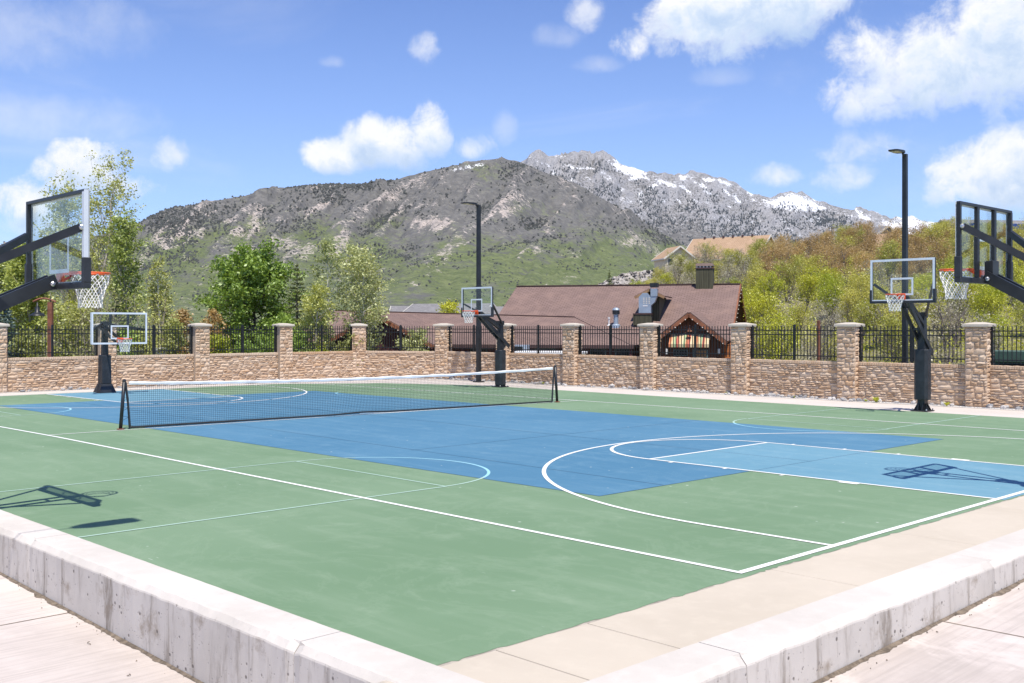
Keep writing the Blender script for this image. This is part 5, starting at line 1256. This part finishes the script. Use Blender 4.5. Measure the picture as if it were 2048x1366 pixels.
# ================================================================== trees and scrub
def grow(seed, H, r0, stems=1, base=.3, rad=6.0, nl=26, nsub=5, up=.6, shape=None, lean=.06, wob=.05, spread=.25, curve=.5, sublen=.38):
    """skeleton: list of (points, radii) and an array of leaf anchors"""
    r = random.Random(seed); tubes = []; anc = []
    shape = shape or (lambda t: math.sin(math.pi * min(1, max(0.05, (t - base * .7) / (1.03 - base * .7)))) ** .7)
    for s in range(stems):
        a0 = r.uniform(0, 6.28) + s * 6.28 / max(1, stems); lx, ly = math.cos(a0) * (lean if stems == 1 else spread), math.sin(a0) * (lean if stems == 1 else spread)
        Hs = H * (1 if s == 0 else r.uniform(.72, .97)); n = 8; pts = []
        for i in range(n + 1):
            t = i / n; q = t ** .7
            pts.append(Vector((lx * H * q * .5 + r.uniform(-wob, wob) * rad * t, ly * H * q * .5 + r.uniform(-wob, wob) * rad * t, Hs * t)))
        k0 = r0 * (1 if s == 0 else .75)
        tubes.append((pts, [k0 * (1 - .93 * (i / n)) + .01 for i in range(n + 1)]))
        def tp(t):
            f = max(0, min(.999, t)) * n; i = int(f); return pts[i].lerp(pts[i + 1], f - i)
        az = r.uniform(0, 6.28)
        for i in range(nl // stems + 1):
            t = base + (1 - base) * ((i + r.random()) / (nl // stems + 1)); p = tp(t); az += 2.4 + r.uniform(-.5, .5)
            L = rad * shape(t) * r.uniform(.7, 1.12) / (1 if stems == 1 else 1.35)
            if L < .15: continue
            d = Vector((math.cos(az), math.sin(az), up * r.uniform(.6, 1.4))).normalized(); lp = [p]; m = 5
            for j in range(1, m + 1):
                d2 = (d + Vector((r.uniform(-.22, .22), r.uniform(-.22, .22), curve * j / m + r.uniform(-.1, .1)))).normalized(); lp.append(lp[-1] + d2 * L / m)
            rb = max(.02, k0 * (1 - t) * .5 + .02)
            tubes.append((lp, [rb * (1 - .85 * j / m) for j in range(m + 1)]))
            for j in range(nsub):
                s_ = r.uniform(.25, 1.0) * m; k = min(m - 1, int(s_)); q = lp[k].lerp(lp[k + 1], s_ - k)
                dd = (d * .7 + Vector((r.gauss(0, .6), r.gauss(0, .6), r.gauss(.15 + curve * .3, .45)))).normalized(); l2 = L * sublen * r.uniform(.5, 1.2)
                mid = q + dd * l2 * .5 + Vector((0, 0, r.uniform(-.05, .1) * l2)); en = mid + (dd + Vector((r.gauss(0, .2), r.gauss(0, .2), .1 * curve))).normalized() * l2 * .5
                tubes.append(([q, mid, en], [rb * .35, rb * .22, .008]))
                anc += [mid, en, en.lerp(mid, .4)]
            anc.append(lp[-1])
        anc.append(pts[-1]); anc.append(pts[-2])
    return tubes, np.array([tuple(a) for a in anc])
def wood(tubes, mat, sides=5):
    mb = MB()
    for i, (p, rr) in enumerate(tubes): mb.tube(p, list(rr), 7 if i == 0 else (sides if max(rr) > .06 else 3), cap=False)
    return mesh_np('branches', mb.v, mb.f, mat, True)
def leaves(anc, n, size, sigma, seed, mat, flat=.3, aspect=.55):
    g = np.random.default_rng(seed)
    w_ = g.gamma(1.2, 1, len(anc)); c = anc[g.choice(len(anc), n, p=w_ / w_.sum())] + g.normal(0, 1, (n, 3)) * sigma * np.array([1, 1, .8])
    a = g.normal(0, 1, (n, 3)); a[:, 2] *= (1 - flat); a /= np.linalg.norm(a, axis=1)[:, None]
    b = g.normal(0, 1, (n, 3)); b -= a * (a * b).sum(1)[:, None]; b /= np.linalg.norm(b, axis=1)[:, None]
    s = size * g.uniform(.6, 1.35, (n, 1))
    nn = np.cross(a, b) * s * .18
    vs = np.stack([c - a * s, c + b * s * aspect + nn, c + a * s, c - b * s * aspect + nn], 1).reshape(-1, 3)
    return mesh_np('crown', vs, np.arange(n * 4).reshape(n, 4), mat)
def plant(label, c, v, z0, H, rad, bark, leafm, nleaf, lsize, sig, seed, cat='tree', name='tree', group=None, r0=None, **kw):
    x, y = at(c, v); t = thing(name, label, cat, (x, y, z0), 0, group)
    tb, an = grow(seed, H, r0 or H * .018, rad=rad, **kw)
    zf = H / an[:, 2].max(); an[:, 2] *= zf; tb = [([Vector((q.x, q.y, q.z * zf)) for q in p], rr) for p, rr in tb]
    link('trunk', wood(tb, bark), t)
    if nleaf: link('crown', leaves(an, nleaf, lsize, sig, seed + 1, leafm), t)
    return t
def H_(row, v, z0): return zrow(row, v) - z0
G0 = -2.0
col_shape = lambda t: .25 + .75 * math.sin(math.pi * min(1, t * .95)) ** .6
# left group
plant('tall sparse pale barked aspen towering behind the left hoop', 165, 168, G0, H_(296, 168, G0), 12.5, M['bark'], M['leaf_olive'], 14500, .21, .45, 21, stems=5, base=.12, nl=120, nsub=6, up=1.7, curve=.8, spread=.27, shape=lambda t: .5 + .5 * math.sin(math.pi * t) ** .8, r0=.42)
plant('narrow leafy green poplar right of the tall aspen', 246, 162, G0, H_(425, 162, G0), 5.6, M['bark'], M['leaf_poplar'], 8000, .22, .45, 22, base=.08, nl=50, nsub=6, up=1.5, curve=.7, shape=col_shape)
plant('olive leafy tree filling the gap left of the tall aspen', 62, 178, G0, H_(492, 178, G0), 7.5, M['bark'], M['leaf_poplar'], 14000, .27, .55, 23, stems=2, base=.12, nl=56, nsub=6, up=1.1, spread=.2)
plant('leafy tree at the left edge below the hoop arms', -22, 186, G0, H_(497, 186, G0), 8.0, M['bark'], M['leaf_poplar'], 13000, .28, .55, 24, base=.12, nl=50, nsub=6, up=1.0)
plant('bushy olive tree low behind the left fence', 135, 152, G0, H_(600, 152, G0), 5.0, M['bark'], M['leaf_olive'], 3500, .23, .5, 33, stems=3, base=.08, nl=44, nsub=6, up=.9, spread=.3)
plant('tangle of bare pale branches beside the rusty post lamp', 186, 147, G0, H_(556, 147, G0), 6.2, M['twig'], M['leaf_olive'], 900, .2, .5, 25, stems=6, base=.05, nl=90, nsub=7, up=1.0, curve=-.25, spread=.42, r0=.10, name='bare_shrub', cat='shrub')
plant('pale bare branched shrub between the narrow poplar and white limbed tree', 303, 156, G0, H_(575, 156, G0), 4.6, M['twig'], M['leaf_olive'], 700, .2, .5, 45, stems=6, base=.08, nl=70, nsub=7, up=1.4, curve=.2, spread=.32, r0=.10, name='bare_shrub', cat='shrub')
plant('sparse white limbed tree left of the round green tree', 330, 172, G0, H_(516, 172, G0), 6.0, M['white_bark'], M['leaf_olive'], 4600, .21, .38, 26, stems=3, base=.14, nl=54, nsub=6, up=1.7, curve=.7, spread=.16, shape=col_shape)
plant('small orange budding tree at the foot of the white limbed tree', 368, 160, G0, H_(622, 160, G0), 2.6, M['bark'], M['leaf_rust'], 2200, .2, .35, 27, base=.1, nl=30, nsub=5, up=1.2)
plant('round dense bright green tree behind the stone pilasters', 505, 178, G0, H_(490, 178, G0), 8.4, M['dark_bark'], M['leaf_green'], 24000, .29, .62, 28, base=.10, nl=64, nsub=7, up=.55, shape=lambda t: (1 - (2 * min(1, max(0, t)) - .85) ** 2 * .72) if t < .97 else .35)
plant('white stemmed slender birch right of the fir', 657, 163, G0, H_(484, 163, G0), 4.0, M['white_bark'], M['leaf_birch'], 2300, .22, .45, 29, base=.22, nl=34, nsub=5, up=.9, r0=.24, lean=.02)
plant('wide sparse pale green birch before the lodge roof', 738, 166, G0, H_(490, 166, G0), 7.2, M['white_bark'], M['leaf_birch'], 8500, .22, .48, 30, stems=3, base=.12, nl=66, nsub=7, up=1.0, spread=.22, r0=.22)
plant('small olive tree between the fir and the birches', 622, 158, G0, H_(575, 158, G0), 4.0, M['bark'], M['leaf_olive'], 5200, .22, .42, 31, stems=2, base=.08, nl=36, nsub=6, up=.9)
plant('small rust leaved tree beside the round green tree', 424, 168, G0, H_(622, 168, G0), 2.3, M['dark_bark'], M['leaf_rust'], 2400, .2, .35, 32, base=.1, nl=28, nsub=5, up=.9)
plant('bushy leafy tree below the round green tree', 560, 160, G0, H_(632, 160, G0), 4.8, M['dark_bark'], M['leaf_green'], 6500, .24, .45, 41, stems=2, base=.05, nl=36, nsub=6, up=.6)
plant('small green tree between the far grey roofs', 902, 430, -3, H_(606, 430, -3), 5.5, M['dark_bark'], M['leaf_lush'], 2500, .45, .8, 42, base=.2, nl=30, nsub=5, up=.6)
for k, (c, row, v, rad, mt, lab) in enumerate([(438, 672, 154, 3.0, 'leaf_lime', 'yellow green shrub left of the round green tree behind fence'), (124, 606, 158, 2.6, 'leaf_lime', 'bright lime shrub by the rusty post lamp'), (640, 694, 152, 1.8, 'leaf_lime', 'small yellow flowering shrub behind the fence below the birch'),
                                            (300, 664, 152, 3.4, 'leaf_olive', 'low olive shrub behind the far left hoop'), (352, 640, 152, 3.0, 'leaf_olive', 'low dull shrub under the white limbed tree'), (820, 660, 156, 3.4, 'leaf_birch', 'pale green shrub before the maroon gable'),
                                            (700, 668, 154, 3.6, 'leaf_olive', 'olive shrub below the pale birches'), (585, 668, 153, 3.4, 'leaf_green', 'green shrub at the foot of the fir'), (60, 664, 150, 3.6, 'leaf_olive', 'low olive shrub beside the blue spruce'), (498, 676, 153, 4.0, 'leaf_green', 'low green shrub under the round green tree'), (245, 655, 150, 3.2, 'leaf_green', 'dark green shrub under the narrow poplar')]):
    plant(lab, c, v, G0, H_(row, v, G0), rad, M['dark_bark'], M[mt], 2600, .2, .38, 50 + k, cat='shrub', name='shrub', stems=3, base=.05, nl=30, nsub=5, up=.8, spread=.3, r0=.09)
def conifer(label, c, v, z0, H, rad, mat, seed, dens=1.0, name='conifer_tree'):
    x, y = at(c, v); t = thing(name, label, 'tree', (x, y, z0), 0); r = random.Random(seed); g = np.random.default_rng(seed)
    mb = MB().tube([(0, 0, 0), (0, 0, H * .5), (0, 0, H)], [H * .018, H * .011, .02], 7, cap=False); A = []; D = []
    z = H * .04
    while z < H * .985:
        f = 1 - z / H; L0 = rad * f ** .85
        for k in range(int(7 + 4 * f)):
            a = r.uniform(0, 6.28); L = L0 * r.uniform(.7, 1.12); dz = -.18 * L if f > .35 else .25 * L
            p0 = Vector((0, 0, z)); p1 = Vector((math.cos(a) * L * .6, math.sin(a) * L * .6, z + dz * .7)); p2 = Vector((math.cos(a) * L, math.sin(a) * L, z + dz * .6))
            mb.tube([p0, p1, p2], [.04 * f + .012, .025 * f + .01, .006], 3, cap=False)
            for q in range(int((6 + 20 * L) * dens)):
                s = r.random() ** .7; p = p0.lerp(p1, s * 2) if s < .5 else p1.lerp(p2, s * 2 - 1); w_ = .12 + .35 * L * (1 - s) * .5
                A.append((p.x + r.gauss(0, w_ * .5), p.y + r.gauss(0, w_ * .5), p.z + r.gauss(-.05, .09))); D.append((math.cos(a) + r.gauss(0, .6), math.sin(a) + r.gauss(0, .6), r.gauss(.05, .35)))
        z += H * .035 * r.uniform(.8, 1.2)
    A = np.array(A); D = np.array(D); D /= np.linalg.norm(D, axis=1)[:, None]; n = len(A)
    B = g.normal(0, 1, (n, 3)); B -= D * (B * D).sum(1)[:, None]; B /= np.linalg.norm(B, axis=1)[:, None]; s = g.uniform(.15, .32, (n, 1))
    vs = np.stack([A - D * s, A + B * s * .3, A + D * s, A - B * s * .3], 1).reshape(-1, 3)
    link('trunk', mesh_np('trunk', mb.v, mb.f, M['dark_bark'], True), t); link('crown', mesh_np('crown', vs, np.arange(n * 4).reshape(n, 4), mat), t); return t
conifer('dark green fir right of the round green tree', 594, 172, G0, H_(522, 172, G0), 4.4, M['fir'], 61)
conifer('blue green spruce at the left edge behind the fence', 8, 150, G0, H_(588, 150, G0), 4.6, M['spruce'], 62, 1.2)
conifer('small dark spruce behind the far left backboard', 232, 156, G0, H_(572, 156, G0), 4.4, M['fir'], 63, .9)
conifer('tiny lone conifer on the rock bank by the hilltop houses', 1219, 470, float(ground_z(1219, 470)), 12, 2.6, M['fir'], 64, .4)

# ---- scrub oaks on the hillside
def scrub_proto(seed, kind):
    H = 9.5; tb, an = grow(seed, H, .20, stems=4, base=.32, rad=4.6, nl=44, nsub=5, up=.8, curve=.4, spread=.42, wob=.10, shape=lambda t: .55 + .45 * math.sin(math.pi * t))
    n, sz = {'leaf_lush': (4600, .145), 'leaf_scrub': (3700, .14), 'leaf_rust': (2900, .135), 'leaf_grey': (1300, .12)}[kind]
    return wood(tb, M['grey_twig'], 4), leaves(an, n, sz, .42, seed + 3, M[kind])
KL = {'leaf_lush': ('bright green scrub oak', 'bright scrub oaks on the hill'), 'leaf_scrub': ('olive scrub oak', 'olive scrub oaks on the hill'),
      'leaf_rust': ('rust brown scrub oak', 'rust brown scrub oaks on the hill'), 'leaf_grey': ('bare grey scrub oak', 'bare grey scrub oaks on the hill')}
PROTO = {k: [scrub_proto(900 + 10 * i + j, k) for j in range(4)] for i, k in enumerate(KL)}
r = random.Random(99); placed = []; tries = 0
while len(placed) < 295 and tries < 20000:
    tries += 1
    c = r.uniform(1120, 2130); vmax = 350 if c > 1330 else 335; vmin = float(np.interp(c, [1100, 1400, 1490, 1545, 2200], [245, 240, 222, 126, 112]))
    v = vmin + (vmax - vmin) * r.random() ** .72
    if c < 1330 and v < 290 and r.random() < .6: continue
    x, y = at(c, v); dmin = 5.2
    if any((x - p[0]) ** 2 + (y - p[1]) ** 2 < dmin * dmin for p in placed): continue
    z = float(ground_z(c, v)); t = (v - vmin) / (vmax - vmin); row = 651 - (z + 5 - CAMZ) * FPX / v
    q = r.random(); patch = float(fbm(np.float64(c / 90), np.float64(v / 40), 3, 6))
    if row < 552 and c > 1530 and q < (.78 if c < 1880 else .25): kd = 'leaf_rust'
    elif row > 612 and q < .5: kd = 'leaf_grey'
    elif c < 1540 and row < 585 and q < .42: kd = 'leaf_grey'
    elif patch > .40 and q < .85 and row > 545: kd = 'leaf_lush'
    elif q < .2: kd = 'leaf_grey'
    else: kd = 'leaf_scrub'
    if c < 1500 and kd == 'leaf_lush' and row < 560: kd = 'leaf_scrub'
    placed.append((x, y)); wd, lf = r.choice(PROTO[kd]); s = r.uniform(.55, .95) * (1.0 if v < 250 else 1.1)
    if c < 1330: s *= .8
    wh = ('above the lodge roof, left of the chimney', 'behind the lodge chimney', 'just right of the lodge', 'left of the right hand lamp pole', 'behind the right hand hoop', 'behind the hoop at the right edge')[int(np.searchsorted([1330, 1480, 1600, 1740, 1870], c))]
    hg = 'low on the hill' if row > 605 else 'halfway up the hill' if row > 550 else 'near the hilltop'
    o = thing('scrub_oak', KL[kd][0] + ' ' + hg + ', ' + wh, 'tree', (x, y, z - .4), r.uniform(0, 6.28), KL[kd][1]); o.scale = (s, s, s * r.uniform(.85, 1.2))
    link('trunk', wd, o); link('crown', lf, o)
# low undergrowth that nobody could count
g = np.random.default_rng(5); n = 170000
c = g.uniform(1040, 2180, n); vmin = np.interp(c, [1040, 1400, 1490, 1545, 2200], [245, 240, 220, 124, 110]); v = vmin + (360 - vmin) * g.random(n) ** .8
k = (c - 1024) / FPX; pz = ground_z(c, v); den = fbm(c / 22, v / 9, 3, 44)
ok = den > .42; c, v, k, pz, den = c[ok], v[ok], k[ok], pz[ok], den[ok]; n = len(c)
ctr = np.stack([CAMX + v * (FW[0] + k * RT[0]), CAMY + v * (FW[1] + k * RT[1]), pz + g.random(n) ** 1.5 * (den - .36) * 16], 1)
lo = ctr[g.random(n) < 1]
def leaf_cloud(ctr, size, seed, mat):
    g = np.random.default_rng(seed); n = len(ctr); a = g.normal(0, 1, (n, 3)); a /= np.linalg.norm(a, axis=1)[:, None]; b = g.normal(0, 1, (n, 3)); b -= a * (a * b).sum(1)[:, None]; b /= np.linalg.norm(b, axis=1)[:, None]
    s = size * g.uniform(.6, 1.4, (n, 1)); vs = np.stack([ctr - a * s, ctr + b * s * .55, ctr + a * s, ctr - b * s * .55], 1).reshape(-1, 3)
    return mesh_np('undergrowth', vs, np.arange(n * 4).reshape(n, 4), mat)
sel = fbm(c / 60, v / 30, 3, 12); urow = 651 - (pz - CAMZ) * FPX / v
for (m_, cond, lab) in (('leaf_rust', (urow < 560) & (c > 1530) & (c < 1900), 'rust brown undergrowth near the hilltop'), ('leaf_lush', (sel > .45) & (c > 1480) & ~((urow < 560) & (c < 1900)), 'bright green undergrowth between the scrub oaks'), ('leaf_scrub', ((sel <= .45) & (sel > .42) & ~((urow < 560) & (c > 1530) & (c < 1900))) | ((sel > .55) & (c <= 1480)), 'olive undergrowth between the scrub oaks'), ('leaf_grey', (sel <= .42) | ((sel > .5) & (sel <= .55) & (c <= 1480)), 'dry grey undergrowth between the scrub oaks')):
    tag(link('undergrowth', leaf_cloud(ctr[cond], .17, 3, M[m_])), lab, 'undergrowth', kind='stuff')
# grass and weeds beyond the left fence
n = 9000; c = g.uniform(-150, 900, n); v = g.uniform(132, 200, n) + (1024 - c) * -.0; wallv = np.interp(c, [-150, 0, 400, 718, 900], [118, 124, 143, 157, 152]); v = np.maximum(v, wallv + 3); k = (c - 1024) / FPX
ctr = np.stack([CAMX + v * (FW[0] + k * RT[0]), CAMY + v * (FW[1] + k * RT[1]), -1.8 + g.random(n) ** 2 * 3.2], 1)
tag(link('undergrowth', leaf_cloud(ctr, .3, 8, M['leaf_olive'])), 'olive undergrowth beneath the trees behind the left fence', 'undergrowth', kind='stuff')

# ================================================================== thin spring haze
air = bpy.data.materials.new('air'); air.use_nodes = True; at_ = air.node_tree; at_.nodes.clear()
vol = at_.nodes.new('ShaderNodeVolumePrincipled'); vol.inputs['Color'].default_value = (0.80, 0.87, 1.0, 1); vol.inputs['Density'].default_value = 1.5e-5; vol.inputs['Anisotropy'].default_value = 0.0
ao_ = at_.nodes.new('ShaderNodeOutputMaterial'); at_.links.new(vol.outputs[0], ao_.inputs['Volume'])
tag(MB().box(-16100, 16100, -2600, 18900, -18, 3050).build('haze', air, None, (CAMX, CAMY, 0), YAW - math.pi / 2), 'thin pale haze over the whole valley', 'haze', kind='stuff')
